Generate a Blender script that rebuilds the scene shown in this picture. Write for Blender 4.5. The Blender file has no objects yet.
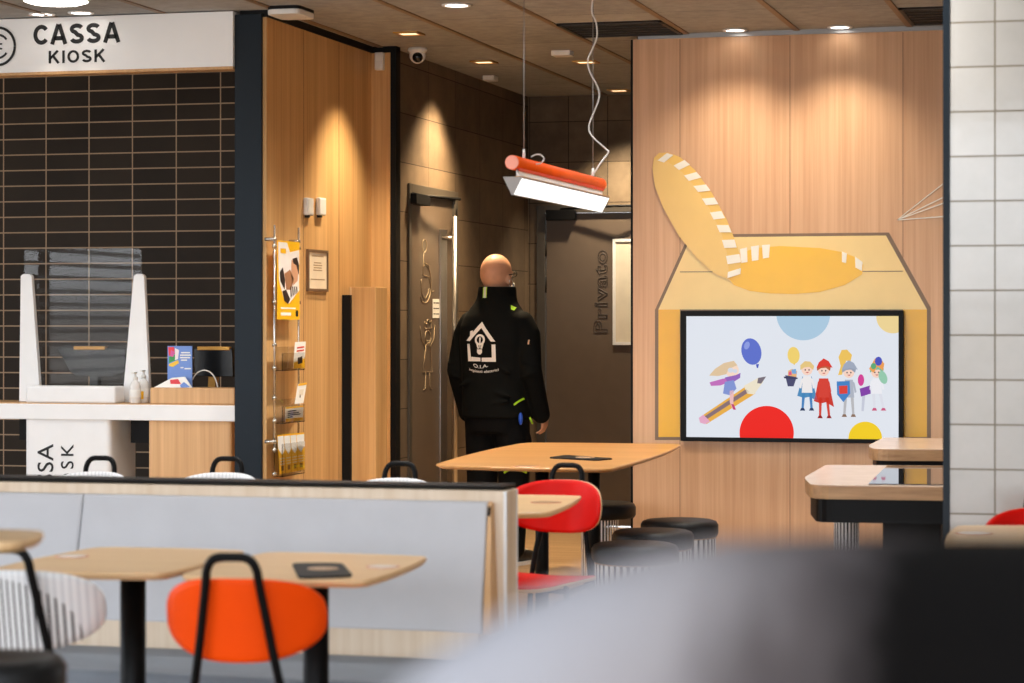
import bpy, bmesh, math, random
from mathutils import Vector, Matrix
from mathutils.bvhtree import BVHTree
random.seed(7)
PI = math.pi
sc = bpy.context.scene
COL = sc.collection

# ------------------------------------------------------------------ camera
F = 2418.0                      # focal length in pixels of the 1024 wide frame (85 mm on 36 mm)
YAW = math.radians(15.0)
HC = 1.38                       # eye height
CS, SN = math.cos(YAW), math.sin(YAW)
HY = 325.0                      # row of the horizon
cam = bpy.data.cameras.new('camera')
cam.lens = 85.0; cam.sensor_width = 36.0
cam.shift_y = -(341.5 - HY) / 1024.0
cam.clip_start = 0.05; cam.clip_end = 100
cam.dof.use_dof = True; cam.dof.focus_distance = 13.6; cam.dof.aperture_fstop = 4.2
camo = bpy.data.objects.new('camera', cam); COL.objects.link(camo)
camo.location = (0, 0, HC); camo.rotation_euler = (PI/2, 0, YAW)
sc.camera = camo

# ------------------------------------------------------------------ measuring the place
def ray(px, py):
    u = (px - 512.0) / F; v = -(py - HY) / F
    return Vector((-SN + u*CS, CS + u*SN, v))
def onF(px, py, fwd):
    return Vector((0, 0, HC)) + ray(px, py) * fwd
def onY(px, py, Y):
    d = ray(px, py); return Vector((0, 0, HC)) + d * (Y / d.y)
def onX(px, py, X):
    d = ray(px, py); return Vector((0, 0, HC)) + d * (X / d.x)
def onZ(px, py, Z):
    d = ray(px, py); return Vector((0, 0, HC)) + d * ((Z - HC) / d.z)

# ------------------------------------------------------------------ colour and materials
def lin(c):
    return tuple((x/12.92 if x <= 0.04045 else ((x+0.055)/1.055)**2.4) for x in c)
def rgb(r, g, b):
    return lin((r/255, g/255, b/255)) + (1.0,)
MATS = {}
def new_mat(name):
    m = bpy.data.materials.new(name); m.use_nodes = True
    nt = m.node_tree; b = nt.nodes['Principled BSDF']
    return m, nt, b
def N(nt, typ, **kw):
    n = nt.nodes.new(typ)
    for k, v in kw.items(): setattr(n, k, v)
    return n
def L(nt, a, b): nt.links.new(a, b)
def math_(nt, op, a, b=None):
    n = N(nt, 'ShaderNodeMath', operation=op)
    for i, x in enumerate((a, b)):
        if x is None: continue
        if isinstance(x, (int, float)): n.inputs[i].default_value = x
        else: L(nt, x, n.inputs[i])
    return n.outputs[0]
def mixc(nt, fac, a, b):
    n = N(nt, 'ShaderNodeMix', data_type='RGBA')
    if isinstance(fac, (int, float)): n.inputs[0].default_value = fac
    else: L(nt, fac, n.inputs[0])
    for i, x in ((6, a), (7, b)):
        if isinstance(x, tuple): n.inputs[i].default_value = x
        else: L(nt, x, n.inputs[i])
    return n.outputs[2]
def objco(nt, scale=(1, 1, 1), loc=(0, 0, 0)):
    tc = N(nt, 'ShaderNodeTexCoord'); mp = N(nt, 'ShaderNodeMapping')
    L(nt, tc.outputs['Object'], mp.inputs[0])
    mp.inputs['Scale'].default_value = scale; mp.inputs['Location'].default_value = loc
    return mp.outputs[0]
def noise(nt, vec, scale, detail=3, rough=.55):
    n = N(nt, 'ShaderNodeTexNoise'); n.inputs['Scale'].default_value = scale
    n.inputs['Detail'].default_value = detail; n.inputs['Roughness'].default_value = rough
    L(nt, vec, n.inputs['Vector']); return n.outputs['Fac']
def ramp(nt, fac, stops):
    r = N(nt, 'ShaderNodeValToRGB')
    el = r.color_ramp.elements
    while len(el) < len(stops): el.new(0.5)
    for e, (p, c) in zip(el, stops): e.position = p; e.color = c
    L(nt, fac, r.inputs[0]); return r.outputs[0]
def plain(name, col, rough=.5, metal=0., var=.06, scale=8., spec=.5, bump=0., bscale=200, coat=0.):
    """a solid colour with faint procedural mottling"""
    if name in MATS: return MATS[name]
    m, nt, b = new_mat(name)
    c = objco(nt); f = noise(nt, c, scale, 3)
    lo = tuple(x*(1-var) for x in col[:3]) + (1,); hi = tuple(min(1, x*(1+var)) for x in col[:3]) + (1,)
    L(nt, ramp(nt, f, [(.3, lo), (.7, hi)]), b.inputs['Base Color'])
    b.inputs['Roughness'].default_value = rough; b.inputs['Metallic'].default_value = metal
    b.inputs['Specular IOR Level'].default_value = spec; b.inputs['Coat Weight'].default_value = coat
    if bump:
        bp = N(nt, 'ShaderNodeBump'); bp.inputs['Strength'].default_value = bump; bp.inputs['Distance'].default_value = .004
        L(nt, noise(nt, c, bscale, 2), bp.inputs['Height']); L(nt, bp.outputs[0], b.inputs['Normal'])
    MATS[name] = m; return m
def wood(name, c1, c2, axis='Z', rough=.42, fine=55., seams=None, spec=.4):
    """straight-grained veneer; seams = (axis index, pitch, offset, width)"""
    m, nt, b = new_mat(name)
    s = {'X': (.9, fine, fine), 'Y': (fine, .9, fine), 'Z': (fine, fine, .9)}[axis]
    s2 = tuple(x*.16 for x in s)
    f1 = noise(nt, objco(nt, s), 1.0, 5, .6)
    f2 = noise(nt, objco(nt, s2, (3, 5, 7)), 1.0, 2)
    f = math_(nt, 'ADD', math_(nt, 'MULTIPLY', f1, .6), math_(nt, 'MULTIPLY', f2, .4))
    mid = tuple((p+q)/2 for p, q in zip(c1, c2))
    col = ramp(nt, f, [(.34, c2), (.5, mid), (.66, c1)])
    if seams:
        ax, pitch, off, w = seams
        sp = N(nt, 'ShaderNodeSeparateXYZ'); L(nt, objco(nt), sp.inputs[0])
        v = math_(nt, 'FRACT', math_(nt, 'DIVIDE', math_(nt, 'SUBTRACT', sp.outputs[ax], off), pitch))
        k = math_(nt, 'LESS_THAN', v, w/pitch)
        col = mixc(nt, k, col, tuple(x*.35 for x in c2[:3]) + (1,))
    L(nt, col, b.inputs['Base Color'])
    b.inputs['Roughness'].default_value = rough; b.inputs['Specular IOR Level'].default_value = spec
    MATS[name] = m; return m
def grid(name, tile_lo, tile_hi, joint, ax, pitch, off, w, rough=.4, spec=.5, nscale=3., bump=.4, jrough=.8, wav=0., coat=0.):
    """tiles in a straight grid over two object axes"""
    m, nt, b = new_mat(name)
    co = objco(nt); sp = N(nt, 'ShaderNodeSeparateXYZ'); L(nt, co, sp.inputs[0])
    ks = []; cells = []
    for a, p, o in zip(ax, pitch, off):
        q = math_(nt, 'DIVIDE', math_(nt, 'SUBTRACT', sp.outputs[a], o - w/2), p)
        ks.append(math_(nt, 'LESS_THAN', math_(nt, 'FRACT', q), w/p)); cells.append(math_(nt, 'FLOOR', q))
    k = math_(nt, 'MAXIMUM', ks[0], ks[1])
    cv = N(nt, 'ShaderNodeCombineXYZ'); L(nt, cells[0], cv.inputs[0]); L(nt, cells[1], cv.inputs[1])
    wn = N(nt, 'ShaderNodeTexWhiteNoise', noise_dimensions='3D'); L(nt, cv.outputs[0], wn.inputs[0])
    f = math_(nt, 'ADD', math_(nt, 'MULTIPLY', noise(nt, co, nscale, 5, .65), .75), math_(nt, 'MULTIPLY', wn.outputs[0], .25))
    col = mixc(nt, k, ramp(nt, f, [(.3, tile_lo), (.7, tile_hi)]), joint)
    L(nt, col, b.inputs['Base Color'])
    b.inputs['Specular IOR Level'].default_value = spec
    b.inputs['Coat Weight'].default_value = coat
    r = N(nt, 'ShaderNodeMix'); L(nt, k, r.inputs[0]); r.inputs[2].default_value = rough; r.inputs[3].default_value = jrough
    L(nt, r.outputs[0], b.inputs['Roughness'])
    bp = N(nt, 'ShaderNodeBump'); bp.inputs['Strength'].default_value = bump; bp.inputs['Distance'].default_value = .003
    h = math_(nt, 'SUBTRACT', 1.0, k)
    if wav: h = math_(nt, 'ADD', h, math_(nt, 'MULTIPLY', noise(nt, co, 9., 2), wav))
    L(nt, h, bp.inputs['Height']); L(nt, bp.outputs[0], b.inputs['Normal'])
    MATS[name] = m; return m
def emit(name, col, strength):
    m, nt, b = new_mat(name)
    c = objco(nt); f = noise(nt, c, 3., 1)
    lo = tuple(x*.985 for x in col[:3]) + (1,)
    L(nt, ramp(nt, f, [(.3, lo), (.7, col)]), b.inputs['Emission Color'])
    b.inputs['Base Color'].default_value = tuple(x*.02 for x in col[:3]) + (1,)
    b.inputs['Emission Strength'].default_value = strength; b.inputs['Specular IOR Level'].default_value = .15
    b.inputs['Roughness'].default_value = .35
    MATS[name] = m; return m

# ------------------------------------------------------------------ mesh builder
class MB:
    def __init__(self):
        self.bm = bmesh.new(); self.mi = 0; self.mats = []
    def use(self, m):
        if m not in self.mats: self.mats.append(m)
        self.mi = self.mats.index(m); return self
    def face(self, vs, smooth=False):
        try: f = self.bm.faces.new(vs)
        except ValueError: return None
        f.material_index = self.mi; f.smooth = smooth; return f
    def v(self, p): return self.bm.verts.new(p)
    def box(self, a, b, bev=0., seg=2):
        a = Vector(a); b = Vector(b)
        lo = Vector(map(min, a, b)); hi = Vector(map(max, a, b))
        p = [self.v((x, y, z)) for x in (lo.x, hi.x) for y in (lo.y, hi.y) for z in (lo.z, hi.z)]
        fs = [self.face([p[i] for i in q]) for q in ((0,1,3,2),(4,6,7,5),(0,4,5,1),(2,3,7,6),(0,2,6,4),(1,5,7,3))]
        if bev:
            es = list({e for f in fs for e in f.edges})
            r = bmesh.ops.bevel(self.bm, geom=es, offset=min(bev, .49*min(hi - lo)), segments=seg, affect='EDGES', profile=.6)
            for f in r['faces']: f.material_index = self.mi; f.smooth = True
        return self
    def prism(self, pts, off, bev=0., seg=2):
        """polygon (3D points) pushed by the vector off"""
        off = Vector(off); n = len(pts)
        a = [self.v(Vector(p)) for p in pts]; b = [self.v(Vector(p) + off) for p in pts]
        fs = [self.face(list(reversed(a))), self.face(b)]
        for i in range(n):
            fs.append(self.face([a[i], a[(i+1) % n], b[(i+1) % n], b[i]]))
        fs = [f for f in fs if f]
        if bev:
            es = [e for e in fs[0].edges] + [e for e in fs[1].edges]
            r = bmesh.ops.bevel(self.bm, geom=es, offset=bev, segments=seg, affect='EDGES', profile=.5)
            for f in r['faces']: f.material_index = self.mi; f.smooth = True
        bmesh.ops.recalc_face_normals(self.bm, faces=[f for f in fs if f.is_valid])
        return self
    def tube(self, pts, r, n=10, closed=False, caps=True):
        pts = [Vector(p) for p in pts]; m = len(pts)
        rs = r if isinstance(r, (list, tuple)) else [r]*m
        rings = []; up = None
        for i, p in enumerate(pts):
            if closed: t = (pts[(i+1) % m] - pts[i-1])
            else: t = pts[min(i+1, m-1)] - pts[max(i-1, 0)]
            t.normalize()
            if up is None:
                up = Vector((0, 0, 1)) if abs(t.z) < .9 else Vector((1, 0, 0))
            s = t.cross(up)
            if s.length < 1e-5: s = t.cross(Vector((0, 1, 0)))
            s.normalize(); up = s.cross(t).normalized()
            rings.append([self.v(p + (s*math.cos(2*PI*k/n) + up*math.sin(2*PI*k/n))*rs[i]) for k in range(n)])
        for i in range(m if closed else m-1):
            A, B = rings[i], rings[(i+1) % m]
            for k in range(n): self.face([A[k], A[(k+1) % n], B[(k+1) % n], B[k]], True)
        if caps and not closed:
            self.face(list(reversed(rings[0]))); self.face(rings[-1])
        return self
    def loft(self, rings, cap=True, smooth=True):
        R = [[self.v(p) for p in ring] for ring in rings]
        n = len(R[0])
        for A, B in zip(R, R[1:]):
            for k in range(n): self.face([A[k], A[(k+1) % n], B[(k+1) % n], B[k]], smooth)
        if cap:
            self.face(list(reversed(R[0])), smooth); self.face(R[-1], smooth)
        return self
    def lathe(self, prof, c=(0, 0, 0), n=40, smooth=True):
        c = Vector(c)
        return self.loft([[c + Vector((r*math.cos(2*PI*k/n), r*math.sin(2*PI*k/n), z)) for k in range(n)] for r, z in prof], True, smooth)
    def ball(self, c, r, n=20, m=12, rot=None):
        c = Vector(c); rx, ry, rz = (r if isinstance(r, (list, tuple)) else (r, r, r))
        rings = []
        for i in range(1, m):
            a = PI*i/m
            ring = []
            for k in range(n):
                q = Vector((rx*math.sin(a)*math.cos(2*PI*k/n), ry*math.sin(a)*math.sin(2*PI*k/n), -rz*math.cos(a)))
                if rot: q = rot @ q
                ring.append(c + q)
            rings.append(ring)
        return self.loft(rings)
    def disc(self, c, u, v, r, off, n=28):
        c = Vector(c); u = Vector(u); v = Vector(v)
        return self.prism([c + u*r*math.cos(2*PI*k/n) + v*r*math.sin(2*PI*k/n) for k in range(n)], off)
    def build(self, name, mat=None, parent=None, recalc=True):
        me = bpy.data.meshes.new(name)
        if recalc: bmesh.ops.recalc_face_normals(self.bm, faces=self.bm.faces[:])
        if parent is not None:
            self.bm.transform(parent_world(parent).inverted())
        self.bm.to_mesh(me); self.bm.free()
        if mat is not None: me.materials.append(mat)
        else:
            for m in self.mats: me.materials.append(m)
        o = bpy.data.objects.new(name, me); COL.objects.link(o)
        if parent is not None: o.parent = parent
        return o
def parent_world(o):
    M = Matrix.LocRotScale(o.location, o.rotation_euler, o.scale)
    return parent_world(o.parent) @ M if o.parent else M
def tag(o, label=None, cat=None, group=None, kind=None):
    for k, v in (('label', label), ('category', cat), ('group', group), ('kind', kind)):
        if v: o[k] = v
    return o
def thing(name, label, cat, loc=(0, 0, 0), rz=0., group=None):
    o = bpy.data.objects.new(name, None); COL.objects.link(o)
    o.location = loc; o.rotation_euler = (0, 0, rz); o.empty_display_size = .1
    return tag(o, label, cat, group)
def solo(name, mb, mat, label, cat, loc, group=None):
    """a thing that is one mesh; its origin is moved to loc"""
    mb.bm.transform(Matrix.Translation(-Vector(loc)))
    o = mb.build(name, mat); o.location = loc
    return tag(o, label, cat, group)
def struct(name, mb, mat=None, parent=None):
    o = mb.build(name, mat, parent)
    if parent is None: o['kind'] = 'structure'
    return o
def copy_tree(o, parent=None):
    c = o.copy(); COL.objects.link(c)
    if parent is not None: c.parent = parent
    for ch in list(o.children): copy_tree(ch, c)
    return c
def text_faces(body, bold=0., outline=0., spacing=1.0):
    """letter outlines as (verts, faces) in a flat frame, taken from the built-in font"""
    cu = bpy.data.curves.new('lettering', 'FONT'); cu.body = body; cu.size = 1.0; cu.extrude = .0
    cu.offset = bold; cu.space_character = spacing; cu.resolution_u = 4
    if outline:
        cu.dimensions = '3D'; cu.fill_mode = 'FULL'; cu.bevel_depth = outline; cu.fill_mode = 'NONE' if False else 'FULL'
    ob = bpy.data.objects.new('lettering', cu); COL.objects.link(ob)
    dg = bpy.context.evaluated_depsgraph_get(); ev = ob.evaluated_get(dg)
    me = ev.to_mesh()
    vs = [v.co.copy() for v in me.vertices]; fs = [tuple(p.vertices) for p in me.polygons]
    ev.to_mesh_clear(); bpy.data.objects.remove(ob); bpy.data.curves.remove(cu)
    return vs, fs
def lettering(mb, body, o, u, v, w=None, h=None, n=(0, 0, 0), bold=0., spacing=1.0):
    """fits the word into the box that starts at o (lower left) and runs w along u, h along v"""
    vs, fs = text_faces(body, bold, 0., spacing)
    x0 = min(p.x for p in vs); x1 = max(p.x for p in vs); y0 = min(p.y for p in vs); y1 = max(p.y for p in vs)
    u = Vector(u).normalized(); v = Vector(v).normalized(); o = Vector(o) + Vector(n)
    sy = h/(y1-y0) if h else w/(x1-x0); sx = w/(x1-x0) if w else sy
    V = [mb.v(o + u*((p.x-x0)*sx) + v*((p.y-y0)*sy)) for p in vs]
    for f in fs: mb.face([V[i] for i in f])
    return mb
def rounded(pts, r, seg=5):
    """rounds the corners of a flat polygon"""
    out = []; n = len(pts); pts = [Vector(p) for p in pts]
    for i in range(n):
        p = pts[i]; a = (pts[i-1] - p); b = (pts[(i+1) % n] - p)
        ri = r if not isinstance(r, (list, tuple)) else r[i]
        ri = min(ri, .48*a.length, .48*b.length)
        A = p + a.normalized()*ri; B = p + b.normalized()*ri
        for k in range(seg+1):
            t = k/seg
            out.append(A*(1-t)**2 + p*2*t*(1-t) + B*t*t)
    return out
def bulged(pts, k, seg=8):
    """bows each side of a flat polygon outward by k"""
    out = []; n = len(pts); pts = [Vector(p) for p in pts]; c = sum(pts, Vector())/n
    for i in range(n):
        a, b = pts[i], pts[(i+1) % n]; d = (b-a); m = (a+b)/2 - c
        nn = Vector((d.y, -d.x, 0)).normalized()
        if nn.dot(m) < 0: nn = -nn
        for s in range(seg):
            t = s/seg; out.append(a + d*t + nn*(k*4*t*(1-t)))
    return out

# ------------------------------------------------------------------ palette
M_black = plain('black_powder_coat', rgb(9, 9, 10), .45, spec=.14)
M_blackmatt = plain('matt_black', rgb(11, 11, 12), .6, spec=.2)
M_navy = plain('dark_blue_black_laminate', rgb(20, 30, 39), .4, var=.05, spec=.2)
M_white = plain('white_laminate', rgb(236, 236, 236), .35, var=.02)
M_whiteplastic = plain('white_plastic', rgb(232, 230, 226), .4, var=.03)
M_paper = plain('white_paper', rgb(238, 236, 230), .7, var=.03)
M_grey = plain('grey_metal', rgb(150, 150, 150), .35, .6)
M_steel = plain('brushed_steel', rgb(200, 196, 190), .28, 1.0)
M_ink = plain('black_lettering', rgb(18, 18, 18), .6)
M_yellow = plain('leaflet_yellow', rgb(244, 186, 20), .5, var=.03)
M_woodwall = wood('oak_wall_panels', rgb(218, 176, 138), rgb(194, 148, 110), 'Z', .34, 45.)
M_woodside = wood('warm_oak_panels', rgb(222, 178, 120), rgb(190, 142, 86), 'Z', .45, 45.)
M_woodpale = wood('pale_ash_veneer', rgb(232, 214, 192), rgb(214, 190, 162), 'Z', .45, 40.)
M_woodcounter = wood('counter_oak', rgb(222, 178, 128), rgb(196, 150, 102), 'Z', .45, 50.)
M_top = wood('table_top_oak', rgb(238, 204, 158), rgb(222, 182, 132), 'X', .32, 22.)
M_topfar = wood('table_top_oak_dimmed', rgb(194, 142, 84), rgb(172, 120, 66), 'X', .35, 22.)  # same oak as the near tops; dimmer, warmer light put into its colour
M_topedge = wood('table_edge_ply', rgb(190, 150, 108), rgb(140, 104, 72), 'X', .45, 40.)
M_edgepale = plain('pale_ply_edge', rgb(222, 190, 145), .5)
M_red = plain('red_lacquered_shell', rgb(214, 14, 4), .45, var=.04, spec=.2)
M_orange = plain('orange_red_lacquered_shell', rgb(255, 80, 6), .5, var=.03, spec=.12)
M_cushion = plain('black_vinyl', rgb(17, 17, 18), .45, spec=.25, bump=.1)
M_upholstery = plain('light_grey_upholstery', rgb(194, 194, 198), .6, var=.03, bump=.15)
M_seatgrey = plain('blue_grey_upholstery', rgb(112, 120, 130), .55, var=.04, bump=.15)

# ================================================================== THE SETTING
CEIL = 2.95
XK = -4.30       # side wall of the kiosk block
XC = -4.20       # corridor side wall
YB = 16.1        # corridor end wall
YM = 12.82       # panelled wall with the screen
YK = 11.30       # kiosk front
YT = 13.2        # tiled wall behind the counter

# floor: long oak boards
M_floor = wood('floor_boards', rgb(188, 154, 114), rgb(152, 120, 84), 'X', .45, 14., (1, .16, 0, .004))
b = MB().box((-9.5, -2.2, -.12), (4.2, 17.0, 0)); struct('floor', b, M_floor)

# ceiling: fibre panels between metal strips running into the room
M_ceil = grid('fibre_ceiling_panels', rgb(146, 148, 150), rgb(176, 178, 180), rgb(92, 88, 84), (0, 1), (.595, 1.13), (-1.27, 11.92), .006, .85, .2, 14., .3)
b = MB().box((-9.5, -2.2, CEIL), (4.2, 17.0, CEIL+.1)); struct('ceiling', b, M_ceil)
M_strip = plain('bronze_ceiling_strip', rgb(128, 104, 80), .5, .1)
for k in range(-2, 12):
    x = -1.27 - .595*k
    b = MB().box((x-.016, -2, CEIL-.006), (x+.016, 16.1, CEIL+.004), .001, 1)
    struct('trim_%d' % (k+3), b, M_strip)

# panelled wall behind the screen
xl = onY(633, 100, YM).x
b = MB().box((xl, YM, 0), (3.2, YM+.14, 2.925)); wm = struct('wall_back', b, M_woodwall)
M_seam = plain('panel_joint', rgb(120, 84, 56), .7)
for i, px in enumerate((680, 790, 903)):
    p = onY(px, 300, YM).x
    b = MB().box((p-.0015, YM-.0008, .02), (p+.0015, YM+.001, 2.92)); b.build('panel_joint', M_seam, wm)
b = MB().box((xl-.012, YM-.002, 0), (xl, YM+.14, 2.925)); b.build('edge_strip', M_blackmatt, wm)
b = MB().box((xl+.03, YM-.012, 2.925), (3.2, YM+.10, 2.95)); struct('trim_20', b, M_grey)
b = MB().box((xl, YM-.012, 0), (3.2, YM, .09), .002); struct('baseboard_back', b, M_blackmatt)

# corridor
M_stone = grid('brown_stone_tiles', rgb(88, 74, 60), rgb(120, 102, 82), rgb(54, 44, 35), (1, 2), (.56, .283), (13.2, .05), .005, .6, .3, 5., .35)
M_stone_b = grid('brown_stone_tiles_end', rgb(92, 78, 62), rgb(128, 110, 88), rgb(52, 43, 34), (0, 2), (.275, .278), (onY(568.5, 140, YB).x, onY(568.5, 121.6, YB).z), .005, .6, .3, 5., .35)
dl0 = onX(407.5, 250, XC).y; dl1 = onX(456.5, 250, XC).y
DH = 2.2
b = MB()
b.box((XC-.12, 13.05, 0), (XC, dl0, CEIL)).box((XC-.12, dl1, 0), (XC, YB, CEIL)).box((XC-.12, dl0, DH), (XC, dl1, CEIL))
struct('wall_left', b, M_stone)
dr0 = onY(537, 250, YB).x; dr1 = dr0 + 1.12
b = MB()
b.box((XC-.12, YB, 0), (dr0, YB+.12, CEIL)).box((dr1, YB, 0), (-2.2, YB+.12, CEIL)).box((dr0, YB, DH), (dr1, YB+.12, CEIL))
struct('wall_end', b, M_stone_b)
b = MB().box((-2.45, YM+.14, 0), (-2.33, YB, CEIL)); struct('wall_corridor_right', b, plain('corridor_wall_paint', rgb(120, 104, 86), .8))
# outer walls: the kiosk side and the room's right side
b = MB().box((-9.5, -2.2, 0), (-9.4, 1.5, CEIL)).box((-9.5, 10.3, 0), (-9.4, 17, CEIL)).box((-9.5, 1.5, 0), (-9.4, 10.3, .6)).box((-9.5, 1.5, 2.75), (-9.4, 10.3, CEIL))
struct('wall_far_left', b, plain('pale_wall_paint', rgb(205, 200, 192), .8))
b = MB()
for y in (1.5, 3.7, 5.9, 8.1, 10.24): b.box((-9.5, y, .6), (-9.42, y+.06, 2.75))
b.box((-9.5, 1.5, .6), (-9.42, 10.3, .66)).box((-9.5, 1.5, 2.69), (-9.42, 10.3, 2.75))
w1 = struct('window_1', b, M_blackmatt)
b = MB()
for k in range(17):
    z = .72+.118*k; b.prism([(-9.41, 1.6, z), (-9.36, 1.6, z+.03), (-9.36, 10.2, z+.03), (-9.41, 10.2, z)], (0, 0, .004))
b.build('blind', M_white, w1)
b = MB().box((4.1, -2.2, 0), (4.2, 13, CEIL)); struct('wall_right', b, MATS['pale_wall_paint'])

# kiosk block: warm wood side wall, pilaster, black trims
pil0 = onY(375, 200, 12.98).x; pil1 = onY(391, 200, 12.98).x; pil2 = onY(396, 200, 12.97).x
b = MB().box((XK-.14, YK+.02, 0), (XK, 13.05, 2.915)); ws = struct('wall_kiosk_side', b, M_woodside)
for yy in (11.86, 12.42):
    b = MB().box((XK-.001, yy-.0015, .02), (XK+.0008, yy+.0015, 2.91)); b.build('panel_joint', M_seam, ws)
b = MB().box((XK, 12.98, 0), (pil1, 13.12, 2.915)); struct('trim_21', b, M_woodside)
b = MB().box((pil1, 12.97, 0), (pil2, 13.05, 2.94)); struct('trim_22', b, M_blackmatt)
b = MB().box((XK-.14, YK+.02, 2.915), (XK+.012, 13.12, 2.95)).box((XK+.012, 12.975, 2.915), (pil2, 13.05, 2.95)); struct('trim_23', b, M_blackmatt)
kx0 = onY(234.5, 200, YK).x; kx1 = onY(261.5, 200, YK).x
b = MB().box((kx0, YK, 0), (kx1, YK+.02, 2.93), .003); struct('trim_24', b, M_navy)

# tiled wall behind the counter
fT = onY(117, 250, YT); fwT = (fT.x*-SN + fT.y*CS)
pw = 43.4*fwT/F; ph = 15.72*fwT/F
M_dark = grid('dark_brown_tiles', rgb(46, 37, 29), rgb(62, 51, 40), rgb(186, 158, 130), (0, 2), (pw*1.084, ph), (onY(89, 300, YT).x, onY(117, 247.4, YT).z), .0075, .45, .12, 2., .3)
b = MB().box((-9.4, YT, 0), (XK-.14, YT+.1, CEIL)); struct('wall_kiosk_rear', b, M_dark)

# white tiled column
YC = 8.4
cx0 = onY(950, 200, YC).x
M_white_tile = grid('glazed_white_tiles', rgb(180, 177, 172), rgb(196, 193, 188), rgb(124, 115, 98), (0, 2),
                    (45*onY(975, 200, YC).y/F*1.01, 43.6*onY(975, 200, YC).y/F*1.01), (onY(995, 200, YC).x, onY(975, 201, YC).z), .006, .12, .5, 3., .35, .6, .8, .3)
b = MB().box((cx0, YC, 0), (.62, YC+.42, CEIL)); cc = struct('wall_column', b, M_white_tile)
b = MB().box((onY(943, 200, YC).x, YC-.004, 0), (cx0, YC+.42, CEIL)); b.build('edge_strip', M_navy, cc)

# ------------------------------------------------------------------ doors
M_door = plain('taupe_door_laminate', rgb(98, 84, 71), .45, var=.05)
M_doorframe = plain('dark_grey_door_frame', rgb(74, 68, 60), .4)
M_etch = plain('cream_door_drawing', rgb(160, 140, 112), .6)
# door_1: the accessible WC door in the corridor's left wall (faces +X)
b = MB()
w_ = .05
b.box((XC-.10, dl0, 0), (XC+.012, dl0+w_, DH), .002).box((XC-.10, dl1-w_, 0), (XC+.012, dl1, DH), .002).box((XC-.10, dl0+w_, DH-w_), (XC+.012, dl1-w_, DH), .002)
d1 = struct('door_1', b, M_doorframe)
b = MB().box((XC-.06, dl0+w_+.003, .01), (XC-.012, dl1-w_-.003, DH-w_-.004), .002); b.build('door_leaf', M_door, d1)
XD = XC-.012
# door closer
c0 = onX(415, 193, XD+.05); c1 = onX(429, 206, XD+.05)
b = MB().box((XD, c0.y, c1.z), (XD+.06, c1.y, c0.z), .004); q = b.build('door_closer', M_blackmatt, d1)
b = MB().tube([(XD+.04, c0.y+.08, c0.z-.01), (XD+.09, dl1-.2, c0.z+.005), (XD+.05, dl1-.06, c0.z+.01)], .009, 6); b.build('closer_arm', M_blackmatt, q)
for z0 in (.25, 1.55, 1.85):
    b = MB().tube([(XD+.012, dl0+w_-.002, z0), (XD+.012, dl0+w_-.002, z0+.11)], .011, 8); b.build('hinge', M_blackmatt, d1)
# steel edge plate and long pull bar
pa = onX(440.5, 229, XD+.01); pb = onX(447, 229, XD+.01)
b = MB().box((XD, pa.y, .12), (XD+.012, pb.y, pa.z), .004); b.build('push_plate', M_steel, d1)
hb = onX(459, 217, XD+.09)
bar = MB().tube([(XD+.09, hb.y-.09, .16), (XD+.09, hb.y-.09, hb.z)], .017, 12)
for z0 in (.35, hb.z-.13): bar.tube([(XD+.005, hb.y-.09, z0), (XD+.085, hb.y-.09, z0)], .011, 8)
bar.build('door_handle', M_steel, d1)
# line drawings on the door: wheelchair user and crowned girl
def dline(mb, pts, r=.0022, closed=False):
    mb.tube([onX(x, y, XD+.0015) for x, y in pts], r, 6, closed)
def circ(cx, cy, rx, ry, a0=0, a1=360, n=20):
    return [(cx+rx*math.cos(math.radians(a0+(a1-a0)*k/n)), cy+ry*math.sin(math.radians(a0+(a1-a0)*k/n))) for k in range(n+1)]
b = MB()
dline(b, circ(424.5, 246, 2.2, 6.5)[:-1], closed=True)
dline(b, [(424, 253), (423.5, 262), (423, 275), (429, 277), (431.5, 292), (434, 291)])
dline(b, [(423.6, 262), (429.5, 266)])
dline(b, circ(425, 284, 6.2, 19, -110, 140))
dline(b, circ(425, 284, 4.0, 14, 20, 200))
b.build('wheelchair_drawing', M_etch, d1)
b = MB()
dline(b, [(425, 329), (424.6, 321), (426.5, 324), (428, 319), (429.5, 323), (431.6, 320), (431.6, 328), (425, 329)])
dline(b, circ(428, 337, 2.8, 6.5)[:-1], closed=True)
dline(b, [(426, 345), (422.5, 372), (432.2, 372), (430, 345), (426, 345)])
dline(b, [(425.6, 348), (421.3, 338), (419.8, 326)])
dline(b, [(430, 348), (434, 338), (434.8, 325)])
dline(b, [(425.8, 372), (425.4, 388), (423.4, 390)])
dline(b, [(429.6, 372), (430.0, 388), (432.2, 389)])
dline(b, [(426.8, 341), (429.4, 340.5)])
b.build('girl_drawing', M_etch, d1)
n0 = onX(432.5, 299, XD); n1 = onX(439.3, 318, XD)
b = MB().box((XD, n0.y, n1.z), (XD+.002, n1.y, n0.z)); nn = b.build('door_notice', M_paper, d1)
b = MB()
for r_ in range(3):
    zz = n0.z - .02 - r_*.033
    b.box((XD+.002, n0.y+.015, zz-.006), (XD+.0026, n0.y+.055, zz), 0).box((XD+.002, n0.y+.063, zz-.006), (XD+.0026, n1.y-.012, zz), 0)
b.build('notice_writing', M_ink, nn)

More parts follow.
